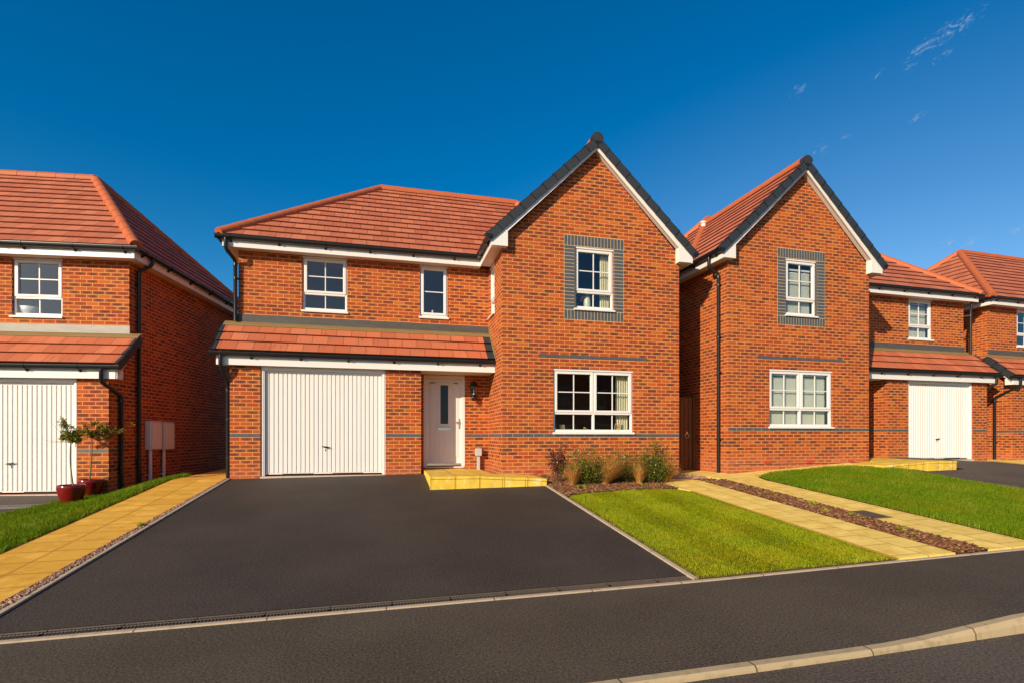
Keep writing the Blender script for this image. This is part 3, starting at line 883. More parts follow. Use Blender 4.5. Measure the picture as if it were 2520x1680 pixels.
# ------------------------------------------------------------------ ground and paving
xs = [-500,-200,-80,-40,-25]+[-16+.5*i for i in range(93)]+[40,60,100,200,500]
ys = [-500,-200,-80,-40,-20]+[-12+.5*i for i in range(53)]+[20,30,50,100,200,500]
def road_z(x): return S(x)-.042-.032
g = MB()
vv = [(x, y, (H(x, y)-.06) if y > -8.4 else road_z(max(-20,min(30,x)))-.10) for y in ys for x in xs]
nx = len(xs)
g.idx(vv, [(j*nx+i, j*nx+i+1, (j+1)*nx+i+1, (j+1)*nx+i) for j in range(len(ys)-1) for i in range(nx-1)])
struct(g.build('ground', M['ground'], recalc=False))

def pave_z(x, y):
    base = S(x)-.025*(-6.2-y)
    k = min(1, max(0, (x-1.24)/1.15)); k = k*k*(3-2*k)
    q = min(1, max(0, (-6.2-y)/1.65))
    return base+.075*k*q
struct(drape('pavement', [(-16,-7.87),(24,-7.87),(24,-6.232),(-16,-6.232)], M['asphalt1'], .0, .4, zf=pave_z))
struct(drape('road', [(-16,-16),(24,-16),(24,-7.925),(-16,-7.925)], M['asphalt2'], 0, .8, zf=lambda x, y: road_z(x)+min(0, (y+7.9))*.02))
struct(drape('driveway', [(-5.235,-6.045),(.628,-6.045),(.628,-1.0),(-1.51,-1.0),(-1.51,.835),(-5.235,.835)], M['asphalt'], .004, .4))
# left neighbour's drive, in that house's own frame
lhd = [to_world(LH_O, LH_A, (x, y, 0))[:2] for x, y in ((-5.6,-8.2),(-.42,-8.0),(-.42,-.03),(-3.7,-.03),(-5.6,-.03))]
lhd = [(x, max(y, -6.18)) for x, y in lhd]
struct(drape('driveway', lhd, M['asphalt2'], .006, .4))
h2d = [(8.95,-6.16),(15.2,-6.16),(15.0,.95),(10.75,.75),(10.75,-1.25),(8.95,-1.25)]
struct(drape('driveway', h2d, M['asphalt2'], .006, .4))
h4d = [(17.0,-6.16),(23.5,-6.16),(22.0,1.0),(16.2,1.0)]
struct(drape('driveway', h4d, M['asphalt2'], .006, .4))
# slab paths
struct(drape('path', [(-6.23,-6.16),(-5.385,-6.16),(-5.31,.85),(-5.31,7.5),(-6.23,7.5)], M['slab_left'], .028, .4, skirt=.09))
pathA = [(3.17,-6.16),(3.99,-6.16),(4.02,-2.6),(4.02,-.85),(3.80,-.62),(3.3,-.66),(3.10,-.95),(3.02,-1.66),(3.17,-1.95)]
struct(drape('path', pathA, M['slab'], .022, .4, skirt=.06))
pathB = [(4.49,-6.16),(5.35,-6.16),(5.38,-1.2),(5.52,-.60),(6.2,-.36),(6.9,-.28),(8.62,-.42),(8.62,-.03),(5.26,-.15),(5.14,1.0),(5.14,8),(4.10,8),(4.10,-.18),(4.45,-.42),(4.60,-.9),(4.62,-2.6),(4.60,-4.07),(4.86,-4.07),(4.86,-4.57),(4.50,-4.57)]
struct(drape('path', pathB, M['slab'], .022, .4, skirt=.06))
h4p = [(14.65,-.2),(17.3,-.4),(17.3,.9),(15.55,1.6),(15.55,7),(14.6,7)]
struct(drape('path', h4p, M['slab'], .03, .4, skirt=.06))

# entrance ramps: slab surface in front of each front door, falling along the bay
def ramp(T, house_o, house_a, dz):
    mb = MB(lambda p: to_world(house_o, house_a, T(p)))
    prof = [(-1.51,.040),(-.62,.034),(-.19,.006),(.25,-.012),(.67,-.042)]
    for (xa, za), (xb, zb_) in zip(prof, prof[1:]):
        back = YW-.02 if xa < -.2 else -.006
        if xa < -.2 and xb > -.6: 
            mb.prism([(xa,-.99,-.75),(xb,-.99,-.75),(xb,-.99,zb_),(xa,-.99,za)], (0,1.45+.99,0))
        else:
            mb.prism([(xa,-.99,-.75),(xb,-.99,-.75),(xb,-.99,zb_),(xa,-.99,za)], (0,back+.99,0))
    # coping slabs along the front edge, with open joints and a slight nosing
    n = 5; x0 = -1.53
    segs = [(-1.53,-1.07),(-1.07,-.62),(-.62,-.19),(-.19,.25),(.25,.67)]
    def zz(x): return lerp([p[0] for p in prof], [p[1] for p in prof], x)
    for a, b in segs:
        mb.prism([(a+.004,-1.012,zz(a)-.045),(b-.004,-1.012,zz(b)-.045),(b-.004,-1.012,zz(b)+.004),(a+.004,-1.012,zz(a)+.004)], (0,.43,0))
        mb.prism([(a+.004,-1.003,-.75),(b-.004,-1.003,-.75),(b-.004,-1.003,zz(b)-.049),(a+.004,-1.003,zz(a)-.049)], (0,.02,0))
    o = mb.build('path', M['ramp'], bevel=.008)
    return struct(o)
ramp(TM, (0,0,0), 0, 0); ramp(T2, H2_O, H2_A, 0)
rp = MB(lambda p: to_world(LH_O, LH_A, TL(p)))
rp.box(-1.51, .67, -.99, 1.4, -.75, .03); struct(rp.build('path', M['ramp'], bevel=.008))

# concrete edgings
def strip(pts, w, h, name='edging', mat='edging', up=.012):
    mb = MB()
    for (a, b) in zip(pts, pts[1:]):
        ax, ay = a; bx, by = b; L = math.hypot(bx-ax, by-ay); n = max(1, int(L/.45)); nxv, nyv = -(by-ay)/L*w/2, (bx-ax)/L*w/2
        for k in range(n):
            x0, y0 = ax+(bx-ax)*k/n, ay+(by-ay)*k/n; x1, y1 = ax+(bx-ax)*(k+1)/n, ay+(by-ay)*(k+1)/n
            z0, z1 = H(x0, y0)+up, H(x1, y1)+up
            v = [(x0-nxv,y0-nyv,z0),(x1-nxv,y1-nyv,z1),(x1+nxv,y1+nyv,z1),(x0+nxv,y0+nyv,z0)]
            v += [(p[0], p[1], p[2]-h) for p in v]
            l0, l1 = L*k/n, L*(k+1)/n
            mb.idx(v, [(0,1,2,3),(4,7,6,5),(0,4,5,1),(1,5,6,2),(2,6,7,3),(3,7,4,0)], 0, False,
                   [[(l0,0),(l1,0),(l1,w),(l0,w)]]+[[(l0,0)]*4]+[[(l0,0),(l0,.1),(l1,.1),(l1,0)]]+[[(l1,0)]*4]+[[(l1,0),(l1,.1),(l0,.1),(l0,0)]]+[[(l0,0)]*4])
    return struct(mb.build(name, M[mat]))
strip([(-5.258,-6.19),(-5.258,.83)], .048, .12, up=.022)
strip([(.655,-6.19),(.655,-1.02)], .05, .12, up=.02)
strip([(-16,-6.21),(24,-6.21)], .048, .14)

# kerb with dropped and raised stones
kb = MB()
kx = [-16+.3*i for i in range(134)]
def kprof(x):
    rz = road_z(x); k = min(1, max(0, (x-1.24)/1.15)); top = S(x)-.042+.004+.078*k
    if k == 0: top = rz+.036
    ch = .018+.03*k
    return [(-7.868,rz-.1),(-7.868,top),(-7.935+ch*.2,top),(-7.950,top-ch),(-7.962,rz-.1)]
rings = [[(x, y, z) for y, z in kprof(x)] for x in kx]
n5 = 5; vv = [p for r_ in rings for p in r_]; ff = []; uu = []
for i in range(len(kx)-1):
    for j in range(n5-1):
        ff.append((i*n5+j, (i+1)*n5+j, (i+1)*n5+j+1, i*n5+j+1)); uu.append([(kx[i],j*.1),(kx[i+1],j*.1),(kx[i+1],j*.1+.1),(kx[i],j*.1+.1)])
kb.idx(vv, ff, 0, False, uu)
struct(kb.build('kerb', M['kerb']))

# ------------------------------------------------------------------ stuff: grass, bark, gravel
def inpoly(px, py, poly):
    ins = np.zeros(len(px), bool); n = len(poly)
    for i in range(n):
        x0, y0 = poly[i]; x1, y1 = poly[(i+1) % n]
        c = ((y0 > py) != (y1 > py)) & (px < (x1-x0)*(py-y0)/(y1-y0+1e-12)+x0)
        ins ^= c
    return ins
def scatter(poly, dens):
    P = np.array(poly); lo, hi = P.min(0), P.max(0)
    n = int(dens*(hi[0]-lo[0])*(hi[1]-lo[1])); p = rng.random((n, 2))*(hi-lo)+lo
    return p[inpoly(p[:,0], p[:,1], poly)]
def lawn(poly, dens, hmin, hmax, mat, label, lean, base_mat, width=.0055, edge=.012):
    p = scatter(poly, dens)
    dmin = np.full(len(p), 9.0)
    for i in range(len(poly)):
        a0 = np.array(poly[i]); b0 = np.array(poly[(i+1) % len(poly)]); ab = b0-a0
        tt = np.clip(((p-a0)@ab)/(ab@ab+1e-9), 0, 1); dmin = np.minimum(dmin, np.hypot(*(p-a0-tt[:,None]*ab).T))
    p = p[dmin > .085*rng.random(len(p))**1.5+.012*np.sin(p[:,0]*23+p[:,1]*17)]; n = len(p)
    z = np.array([H(x, y) for x, y in p])+edge
    clump = np.sin(p[:,0]*3.1+np.sin(p[:,1]*2.3))*np.sin(p[:,1]*2.7+np.sin(p[:,0]*4.1))*.5+.5
    h = (hmin+(hmax-hmin)*rng.random(n)**1.6)*(.75+.5*clump)
    a = rng.random(n)*2*np.pi; w = width*(.6+.8*rng.random(n))
    lx, ly = lean(p[:,0], p[:,1])
    tx = (rng.normal(0, .38, n)+lx)*h; ty = (rng.normal(0, .38, n)+ly)*h
    dx, dy = np.cos(a)*w/2, np.sin(a)*w/2
    b0 = np.stack([p[:,0]-dx, p[:,1]-dy, z], 1); b1 = np.stack([p[:,0]+dx, p[:,1]+dy, z], 1)
    m0 = np.stack([p[:,0]-dx*.8+tx*.35, p[:,1]-dy*.8+ty*.35, z+h*.62], 1); m1 = np.stack([p[:,0]+dx*.8+tx*.35, p[:,1]+dy*.8+ty*.35, z+h*.62], 1)
    t = np.stack([p[:,0]+tx, p[:,1]+ty, z+h], 1)
    co = np.stack([b0, b1, m1, m0, t], 1).reshape(-1, 3)
    base = drape('tmp', poly, base_mat, edge-.004, .25)
    bme = base.data
    bv = np.array([v.co[:] for v in bme.vertices]); bf = [tuple(q.vertices) for q in bme.polygons]
    bpy.data.objects.remove(base)
    nb = len(bv)
    me = bpy.data.meshes.new('lawn')
    V = np.concatenate([bv, co]); me.vertices.add(len(V)); me.vertices.foreach_set('co', V.astype(np.float32).ravel())
    i0 = nb+np.arange(n)*5
    quads = np.stack([i0, i0+1, i0+2, i0+3], 1); tris = np.stack([i0+3, i0+2, i0+4], 1)
    loops = np.concatenate([np.array([k for f in bf for k in f]), quads.ravel(), tris.ravel()])
    tot = np.concatenate([np.array([len(f) for f in bf]), np.full(n, 4), np.full(n, 3)])
    st = np.concatenate([[0], np.cumsum(tot)[:-1]])
    me.loops.add(len(loops)); me.loops.foreach_set('vertex_index', loops.astype(np.int32))
    me.polygons.add(len(tot)); me.polygons.foreach_set('loop_start', st.astype(np.int32)); me.polygons.foreach_set('loop_total', tot.astype(np.int32))
    me.polygons.foreach_set('material_index', np.concatenate([np.ones(len(bf)), np.zeros(2*n)]).astype(np.int32))
    me.materials.append(mat); me.materials.append(base_mat)
    r = np.clip(rng.random(n)*.8+.2*clump, 0, 1)
    uv = np.concatenate([np.zeros((sum(len(f) for f in bf), 2)), np.stack([np.repeat(r, 4), np.tile([0, 0, .6, .6], n)], 1), np.stack([np.repeat(r, 3), np.tile([.6, .6, 1], n)], 1)])
    ul = me.uv_layers.new(name='UVMap'); ul.data.foreach_set('uv', uv.astype(np.float32).ravel())
    me.update(); me.validate()
    o = bpy.data.objects.new('lawn', me); COL.objects.link(o)
    return tag(o, label, 'lawn', None, 'stuff')
M['lawn_base'] = plain('lawn_thatch', (.15, .095, .030), .95, .1, .3, 14)
M['blade_mown'] = blade_material('mown_grass', [(0, (.10, .18, .002)), (.40, (.25, .34, .004)), (.8, (.43, .46, .006)), (1, (.70, .58, .06))], .35, (.40, .33, .008))
M['blade_long'] = blade_material('long_grass', [(0, (.07, .15, .002)), (.5, (.14, .25, .003)), (.88, (.25, .32, .005)), (1, (.55, .52, .15))], .35, (.26, .26, .006))
stripe = lambda x, y: (np.zeros_like(x), np.where(np.floor((x-.75)/.46) % 2 == 0, .48, -.34))
lawn1 = [(.69,-6.17),(3.14,-6.17),(3.15,-2.05),(3.02,-1.78),(2.6,-1.70),(1.9,-1.72),(1.2,-1.84),(.76,-2.05),(.70,-2.2)]
lawn(lawn1, 15000, .012, .028, M['blade_mown'], 'striped mown front lawn between the main driveway and the slab path', stripe, M['lawn_base'], width=.0042)
lawn2 = [(5.40,-6.17),(8.88,-6.17),(8.90,-1.3),(8.70,-.85),(8.3,-.48),(7.6,-.34),(6.8,-.33),(6.1,-.42),(5.58,-.70),(5.44,-1.3)]
lawn(lawn2, 8000, .03, .075, M['blade_long'], 'dark green lawn in front of the second gabled house', lambda x, y: (np.full_like(x, .2), np.zeros_like(x)), M['lawn_base'])
lxe = lambda y: LH_O[0]-.36-.1293*(LH_O[1]-y)
lawn3 = [(-6.26,-6.17),(-6.26,1.35),(-6.3,2.2),(-6.55,2.75),(-7.15,2.9),(lxe(1.25)+.36,1.25),(lxe(.9),.9),(lxe(-1),-1),(lxe(-6.17),-6.17)]
lawn(lawn3, 7500, .03, .08, M['blade_long'], 'sloping grass strip beside the left slab path', lambda x, y: (np.full_like(x, .15), np.full_like(x, -.1)), M['lawn_base'])
lawn([(16.0,-6.1),(16.9,-6.1),(16.1,-.6),(15.4,-.6)], 2000, .03, .07, M['blade_long'], 'narrow grass verge between the two right hand driveways', lambda x, y: (x*0, y*0), M['lawn_base'])

def chips(poly, dens, name, label, mats, size, flat, edge=.01, layers=1, cat=None):
    p = scatter(poly, dens); mb = MB()
    for x, y in p:
        z = H(x, y)+edge+random.random()*.028*layers
        l = size[0]*(.5+random.random()); w = size[1]*(.5+random.random()); t = size[2]*(.6+.8*random.random())
        a = random.random()*math.pi; tl = random.uniform(-flat, flat); rl = random.uniform(-flat, flat)
        Mx = Matrix.Rotation(a, 3, 'Z') @ Matrix.Rotation(tl, 3, 'Y') @ Matrix.Rotation(rl, 3, 'X')
        j = lambda: random.uniform(.6, 1.0)
        v = [Mx @ Vector((sx*l/2*j(), sy*w/2*j(), sz*t/2)) + Vector((x, y, z)) for sx, sy, sz in ((-1,-1,-1),(1,-1,-1),(1,1,-1),(-1,1,-1),(-1,-1,1),(1,-1,1),(1,1,1),(-1,1,1))]
        mb.idx(v, [(4,5,6,7),(0,1,5,4),(1,2,6,5),(2,3,7,6),(3,0,4,7)], random.choices(range(len(mats)), [5,4,2,1][:len(mats)])[0])
    base = drape('tmp', poly, mats[0], edge-.006, .3)
    for q in base.data.polygons: mb.face([base.data.vertices[i].co[:] for i in q.vertices], 0)
    bpy.data.objects.remove(base)
    return tag(mb.build(name, mats, recalc=False), label, cat, None, 'stuff')
barks = [plain('bark_chip_a', (.15, .062, .030), .9, .2, .25, 30), plain('bark_chip_b', (.24, .105, .048), .9, .2, .25, 30), plain('bark_chip_c', (.36, .20, .10), .9, .2, .2, 30), plain('bark_chip_d', (.07, .035, .02), .9, .2, .2, 30)]
bed = [(.70,-2.12),(.80,-1.96),(1.25,-1.82),(1.9,-1.69),(2.6,-1.67),(3.02,-1.72),(3.02,-.95),(3.26,-.70),(3.3,-.1),(.70,-.05)]
chips(bed, 2300, 'bark_mulch', 'brown bark mulch in the shrub bed below the gable window', barks, (.06, .022, .010), .5, cat='mulch')
mst = [(4.03,-6.16),(4.48,-6.16),(4.49,-4.6),(4.58,-4.0),(4.60,-2.6),(4.58,-.95),(4.30,-.72),(4.04,-.85)]
chips(mst, 2600, 'bark_mulch', 'brown bark mulch strip between the two right hand slab paths', barks, (.06, .022, .010), .5, cat='mulch')
gravs = [plain('stone_a', (.36, .18, .11), .8, .3, .2, 20), plain('stone_b', (.48, .31, .21), .8, .3, .2, 20), plain('stone_c', (.22, .11, .07), .8, .3, .2, 20)]
chips([(-5.385,-6.16),(-5.282,-6.16),(-5.282,.84),(-5.31,.84)], 5200, 'gravel', 'pinkish gravel strip between the left slab path and the driveway edging', gravs, (.024, .018, .014), .6, .014, .35, cat='gravel')
chips([(3.35,-.62),(3.82,-.60),(4.28,-.72),(4.44,-.42),(4.09,-.16),(4.06,.3),(3.3,-.04)], 3200, 'gravel', 'grey gravel patch at the corner of the gable by the garden gate', gravs, (.028, .022, .016), .6, .012, .6, cat='gravel')
chips([(5.27,-.10),(9.2,.02),(9.2,.04),(5.27,-.06)], 3000, 'gravel', 'thin gravel line along the foot of the second gable', gravs, (.026, .020, .016), .6, .02, .5, cat='gravel')

# ------------------------------------------------------------------ drain channel, covers
dc = thing('drain_channel', (-2.3,-6.11,H(-2.3,-6.11)), 0, 'long black slotted drain channel across the foot of the main driveway', 'drain')
def dch(p): return (p[0]+2.3, p[1]+6.11, p[2]-H(-2.3,-6.11))
gt = MB(dch); bd = MB(dch)
x = -5.23
while x < .62:
    x2 = min(x+.5, .625)
    for y in (-6.172, -6.108, -6.058):
        gt.prism([(x+.002,y-.007,H(x,y)-.02),(x2-.002,y-.007,H(x2,y)-.02),(x2-.002,y-.007,H(x2,y)+.004),(x+.002,y-.007,H(x,y)+.004)], (0,.014,0))
    for k in range(21):
        xx = x+(x2-x)*k/20; z = H(xx, -6.11)
        gt.box(xx-.004, xx+.004, -6.165, -6.065, z-.018, z+.0015)
    x = x2
bd.box(-5.235, .63, -6.176, -6.048, -1.1, -1.0)
for (a, b) in ((-5.235,-2.3),(-2.3,.63)):
    bd.prism([(a,-6.178,H(a,-6.11)-.05),(b,-6.178,H(b,-6.11)-.05),(b,-6.178,H(b,-6.11)-.035),(a,-6.178,H(a,-6.11)-.035)], (0,.132,0))
bd.build('channel', M['iron_dark'], dc); gt.build('grate', M['iron'], dc)

mh = thing('manhole_cover', (4.68,-4.32,H(4.68,-4.32)), 0, 'square dark metal inspection cover set between mulch and slab path', 'manhole cover')
q = MB(lambda p: (p[0]-4.68, p[1]+4.32, p[2]-H(4.68,-4.32)))
z0 = H(4.68,-4.32)
def mz(x, y): return H(x, y)+.026
for (a, b, c, d) in ((4.47,4.89,-4.565,-4.54),(4.47,4.89,-4.10,-4.075),(4.47,4.495,-4.54,-4.10),(4.865,4.89,-4.54,-4.10)):
    q.idx([(a,c,mz(a,c)),(b,c,mz(b,c)),(b,d,mz(b,d)),(a,d,mz(a,d)),(a,c,mz(a,c)-.1),(b,c,mz(b,c)-.1),(b,d,mz(b,d)-.1),(a,d,mz(a,d)-.1)], [(0,1,2,3),(0,4,5,1),(1,5,6,2),(2,6,7,3),(3,7,4,0)])
q.build('cover_frame', M['iron'], mh)
q2 = MB(lambda p: (p[0]-4.68, p[1]+4.32, p[2]-H(4.68,-4.32)))
q2.face([(4.5,-4.535,mz(4.5,-4.535)-.003),(4.86,-4.535,mz(4.86,-4.535)-.003),(4.86,-4.105,mz(4.86,-4.105)-.003),(4.5,-4.105,mz(4.5,-4.105)-.003)])
for i in range(9):
    for j in range(11):
        a, c = 4.515+i*.039, -4.52+j*.0385; z = mz(a, c)
        if (i+j) % 2: q2.idx([(a-.012,c-.004,z+.002),(a+.012,c-.004,z+.002),(a+.012,c+.004,z+.002),(a-.012,c+.004,z+.002)], [(0,1,2,3)])
        else: q2.idx([(a-.004,c-.012,z+.002),(a+.004,c-.012,z+.002),(a+.004,c+.012,z+.002),(a-.004,c+.012,z+.002)], [(0,1,2,3)])
q2.build('cover_plate', M['iron'], mh, recalc=False)

gl_ = thing('drain_grate', (-8.55,.02,H(-8.55,.02)+.01), .1, 'slotted metal drain grate in the left neighbour\'s driveway', 'drain')
q = MB()
for k in range(24): q.box(-.6+k*.05, -.575+k*.05, -.17, .17, -.01, .012)
q.box(-.62, .62, -.19, -.17, -.01, .014); q.box(-.62, .62, .17, .19, -.01, .014)
q.build('grate', plain('galvanised', (.20, .19, .18), .5, .5, .1, 10), gl_); q = MB(); q.box(-.61, .61, -.17, .17, -.03, -.008); q.build('sump', M['iron_dark'], gl_)

# ------------------------------------------------------------------ gate, posts, boxes, lantern
gt = thing('garden_gate', (4.61,1.2,-.12), .02, 'tall brown timber side gate between the central house and the second gabled house', 'gate')
q = MB(); n = 9; w = 1.02/n
for k in range(n):
    z1 = 1.86
    q.box(-.53+k*w+.006, -.53+(k+1)*w-.006, -.012, .012, .05, z1+.0*k)
q.build('board_panel', M['wood'], gt, bevel=.006)
q = MB(); q.box(.50, .585, -.04, .05, .0, 1.885); q.box(-.578, -.535, -.04, .05, .0, 1.885); q.build('gate_post', M['wood'], gt, bevel=.006)
q = MB(); q.box(-.53, .49, .013, .05, .25, .37); q.box(-.53, .49, .013, .05, 1.5, 1.62); q.build('gate_rail', M['wood'], gt)
q = MB()
ring = [(.33+.055*math.cos(a), -.028, .90+.055*math.sin(a)) for a in [2*math.pi*i/20 for i in range(21)]]
q.tube(ring, .008, 8, caps=False); q.box(.31, .35, -.03, -.0125, .94, 1.0); q.build('ring_handle', M['chrome'], gt)

wl = thing('wall_lantern', (-.361,1.5,1.57), 0, 'black glazed wall lantern beside the white front door', 'lantern'); wl.scale = (1.12, 1.0, 1.04)
q = MB(); q.box(-.035, .035, -.022, -.001, .02, .30); q.tube([(0,-.02,.06),(0,-.10,.05),(0,-.115,.12)], .012, 8); q.build('wall_bracket', M['blackmetal'], wl, bevel=.004)
def hexring(r, z, n=6, c=(0,-.115)): return [(c[0]+r*math.cos(2*math.pi*(i+.5)/n), c[1]+r*math.sin(2*math.pi*(i+.5)/n), z) for i in range(n)]
q = MB()
for (r0, z0_, r1, z1_) in ((.105,.315,.095,.335),(.095,.335,.012,.445),(.012,.445,.008,.462)):
    a, b = hexring(r0, z0_), hexring(r1, z1_); q.idx(a+b, [(i,(i+1)%6,6+(i+1)%6,6+i) for i in range(6)]+[tuple(range(6)), tuple(range(6,12))])
q.build('lantern_roof', M['blackmetal'], wl)
q = MB(); a, b = hexring(.052,.135), hexring(.088,.315)
for i in range(6): q.tube([a[i], b[i]], .006, 6)
for rr, zz_ in ((.058,.128),(.092,.312)):
    a1, b1 = hexring(rr, zz_), hexring(rr, zz_+.014); q.idx(a1+b1, [(i,(i+1)%6,6+(i+1)%6,6+i) for i in range(6)]+[tuple(range(6)), tuple(range(6,12))])
q.build('lantern_cage', M['blackmetal'], wl)
q = MB(); q.idx(a+b, [(i,(i+1)%6,6+(i+1)%6,6+i) for i in range(6)]); q.build('lantern_glass', M['glass'], wl)
q = MB(); q.tube([(0,-.115,.14),(0,-.115,.19)], .016, 10); q.lathe([(0,.19),(.018,.195),(.024,.22),(.018,.25),(0,.262)], (0,-.115,0), 12); q.build('bulb', M['white'], wl)
q = MB(); q.lathe([(.0,0),(.030,.004),(.046,.03),(.050,.06),(.045,.10),(.03,.128),(0,.13)], (0,-.115,0), 18); q.build('motion_sensor', plain('gloss_black', (.012,.012,.012), .06, .6), wl)

sp = thing('service_post', (-.252,1.42,-.04), 0, 'small grey electric box on a short post beside the white front door', 'electric post')
q = MB(); q.box(-.034, .034, -.028, .028, -.1, .36); q.build('post', M['grey_plastic'], sp, bevel=.006)
q = MB(); q.box(-.072, .072, -.06, .06, .36, .535); q.build('box', M['grey_plastic'], sp, bevel=.02)
q = MB(); q.box(-.066, .066, -.066, -.0605, .368, .527); q.build('lid', M['grey_plastic'], sp, bevel=.004)

def meter(o, a, X, Y, Z, w, h, label, out=1, conduit=True, gr=None):
    c = to_world(o, a, (X, Y, Z))
    t = thing('meter_box', c, a, label, 'meter box', gr)
    q = MB(); q.box(0, out*.12, 0, w, 0, h); q.build('box', M['meter'], t, bevel=.012)
    q = MB(); q.box(out*.121, out*.150, .02, w-.02, .012, h-.02); d = q.build('door', M['meter'], t, bevel=.006)
    q = MB(); q.box(0, out*.135, -.012, w+.012, h+.0005, h+.018); q.build('hood', M['meter'], t, bevel=.004)
    if conduit:
        q = MB(); q.tube([(out*.06,.10,-.001),(out*.06,.10,-1.1)], .034, 12); q.box(0, out*.06, .06, .14, -.55, -.53); q.build('conduit', M['meter'], t)
meter(LH_O, LH_A, 0, 1.20, .775, .40, .60, 'pale meter box on the shaded left side wall, the one nearer the black downpipe', 1, True, 'meter boxes on the shaded side wall')
meter(LH_O, LH_A, 0, 1.735, .765, .40, .60, 'pale meter box on the shaded left side wall, the one further from the downpipe', 1, True, 'meter boxes on the shaded side wall')
meter(H4_O, H4_A, XL, 3.3, .72, .62, .62, 'white meter box on the brick side wall at the right edge', -1, False)

# ------------------------------------------------------------------ window dressing
def curtain(T, O, A, x0, x1, y, z0, z1, label):
    n = 40; mb = MB(lambda p: to_world(O, A, T(p)))
    vs = []; 
    for i in range(n+1):
        x = x0+(x1-x0)*i/n; yy = y+.022*math.sin(i*2*math.pi/8)+.006*math.sin(i*1.7)
        vs += [(x, yy, z0), (x, yy, z1), (x, yy+.004, z0), (x, yy+.004, z1)]
    f = []
    for i in range(n): f += [(4*i, 4*i+4, 4*i+5, 4*i+1), (4*i+2, 4*i+3, 4*i+7, 4*i+6)]
    mb.idx(vs, f, 0, True)
    return tag(mb.build('curtain', M['curtain'], recalc=False), label, 'curtain')
Z0 = (0, 0, 0)
curtain(TM, Z0, 0, 2.60, 2.88, .20, .86, 2.10, 'cream pleated curtain at the right of the downstairs gable window')
curtain(TM, Z0, 0, 2.22, 2.43, .20, 3.46, 4.72, 'cream pleated curtain at the right of the upstairs gable window')
def blind(T, O, A, Y, x0, x1, z0, z1, label):
    c = to_world(O, A, T(((x0+x1)/2, Y, z0))); t = thing('venetian_blind', c, A, label, 'blind', 'white blinds in the second gabled house')
    q = MB(); n = int((z1-z0-.05)/.025); hw = (x1-x0)/2
    for k in range(n):
        z = k*.025; q.idx([(-hw,-.008,z-.012),(hw,-.008,z-.012),(hw,.008,z+.016),(-hw,.008,z+.016)], [(0,1,2,3)])
    q.build('slats', M['blind'], t, recalc=False)
    q = MB(); q.box(-hw, hw, -.018, .018, z1-z0-.04, z1-z0); q.build('head_rail', M['white'], t)
    q = MB()
    for xx in (-hw*.6, hw*.6): q.box(xx-.003, xx+.003, -.0125, -.0105, 0, z1-z0-.04)
    q.build('cord', M['white'], t)
blind(T2, H2_O, H2_A, .17, 1.19, 2.01, .87, 2.10, 'slatted blind in the right half of the second gabled house\'s downstairs window')
blind(T2, H2_O, H2_A, .17, 2.03, 2.86, .87, 2.10, 'slatted blind in the left half of the second gabled house\'s downstairs window')
blind(T2, H2_O, H2_A, .17, 1.64, 2.41, 3.49, 4.60, 'slatted blind in the upstairs gable window with dark brick surround, right of centre')
blind(T2, H2_O, H2_A, YW+.17, -3.95, -3.17, 3.46, 4.50, 'slatted blind in the upstairs window above the far white garage door')

bw = thing('bowl', to_world(LH_O, LH_A, (-1.98,.652+.26,3.47)), 0, 'white bowl on the sill of the left neighbour\'s upstairs window', 'bowl')
q = MB(); q.lathe([(.10,0),(.13,.02),(.17,.10),(.19,.19),(.182,.19),(.16,.10),(.11,.025),(0,.02)], Z0, 28); q.build('bowl_body', M['white'], bw)
q = MB(); q.lathe([(.085,-.02),(.092,0),(.05,.004),(0,.004)], Z0, 28); q.build('foot', M['white'], bw)
cs = thing('candlestick', (-1.27,1.66,3.46), 0, 'white candlestick on the sill of the narrow upstairs window', 'ornament')
q = MB(); q.lathe([(0,0),(.05,0),(.05,.012),(.015,.03),(.014,.05)], Z0, 14); q.build('foot', M['white'], cs)
q = MB(); q.lathe([(.016,.05),(.02,.12),(.018,.17),(0,.175)], Z0, 14); q.build('candle', M['white'], cs)

vs = thing('flower_vase', (1.93,.20,3.47), 0, 'cream vase on the sill of the upstairs gable window', 'vase')
q = MB(); q.lathe([(0,0),(.06,.0),(.075,.08),(.075,.20),(.06,.29),(.05,.33),(.044,.33),(.05,.28)], Z0, 24); q.build('vase_body', plain('cream_glaze', (.70,.68,.50), .3, .5, .05), vs)
M['leaf_dark'] = blade_material('leaf_dark', [(0,(.03,.09,.03)),(.6,(.06,.16,.05)),(1,(.14,.26,.10))], .25)
M['pink'] = plain('pink_petal', (.62,.20,.20), .7, .2, .2, 30)
fp = thing('flower_arrangement', (1.93,.20,3.78), 0, 'spray of green leaves and pink flowers standing in the cream vase', 'flowers')
q = MB(); lf = MB(); fl = MB()
for i in range(16):
    a = random.random()*6.28; el = random.uniform(.5, 1.4); L = random.uniform(.16, .34)
    p0 = Vector((0,0,-.05)); pts = [p0]
    d = Vector((math.cos(a)*math.cos(el)*1.0, math.sin(a)*math.cos(el)*.35, math.sin(el)))
    for k in range(1, 6):
        d = (d+Vector((math.cos(a)*.22, 0, -.13))).normalized(); pts.append(pts[-1]+d*L/5)
    q.tube(pts, .003, 5)
    for k in range(2, 6):
        b = pts[k]; dd = (pts[k]-pts[k-1]).normalized(); s = dd.cross(Vector((0,1,0))).normalized()*.011
        tip = b+dd*.08+Vector((random.uniform(-.02,.02),0,random.uniform(-.05,.01)))
        lf.face([b, b+dd*.035+s, tip, b+dd*.035-s], 0, [(random.random(),.5)]*4)
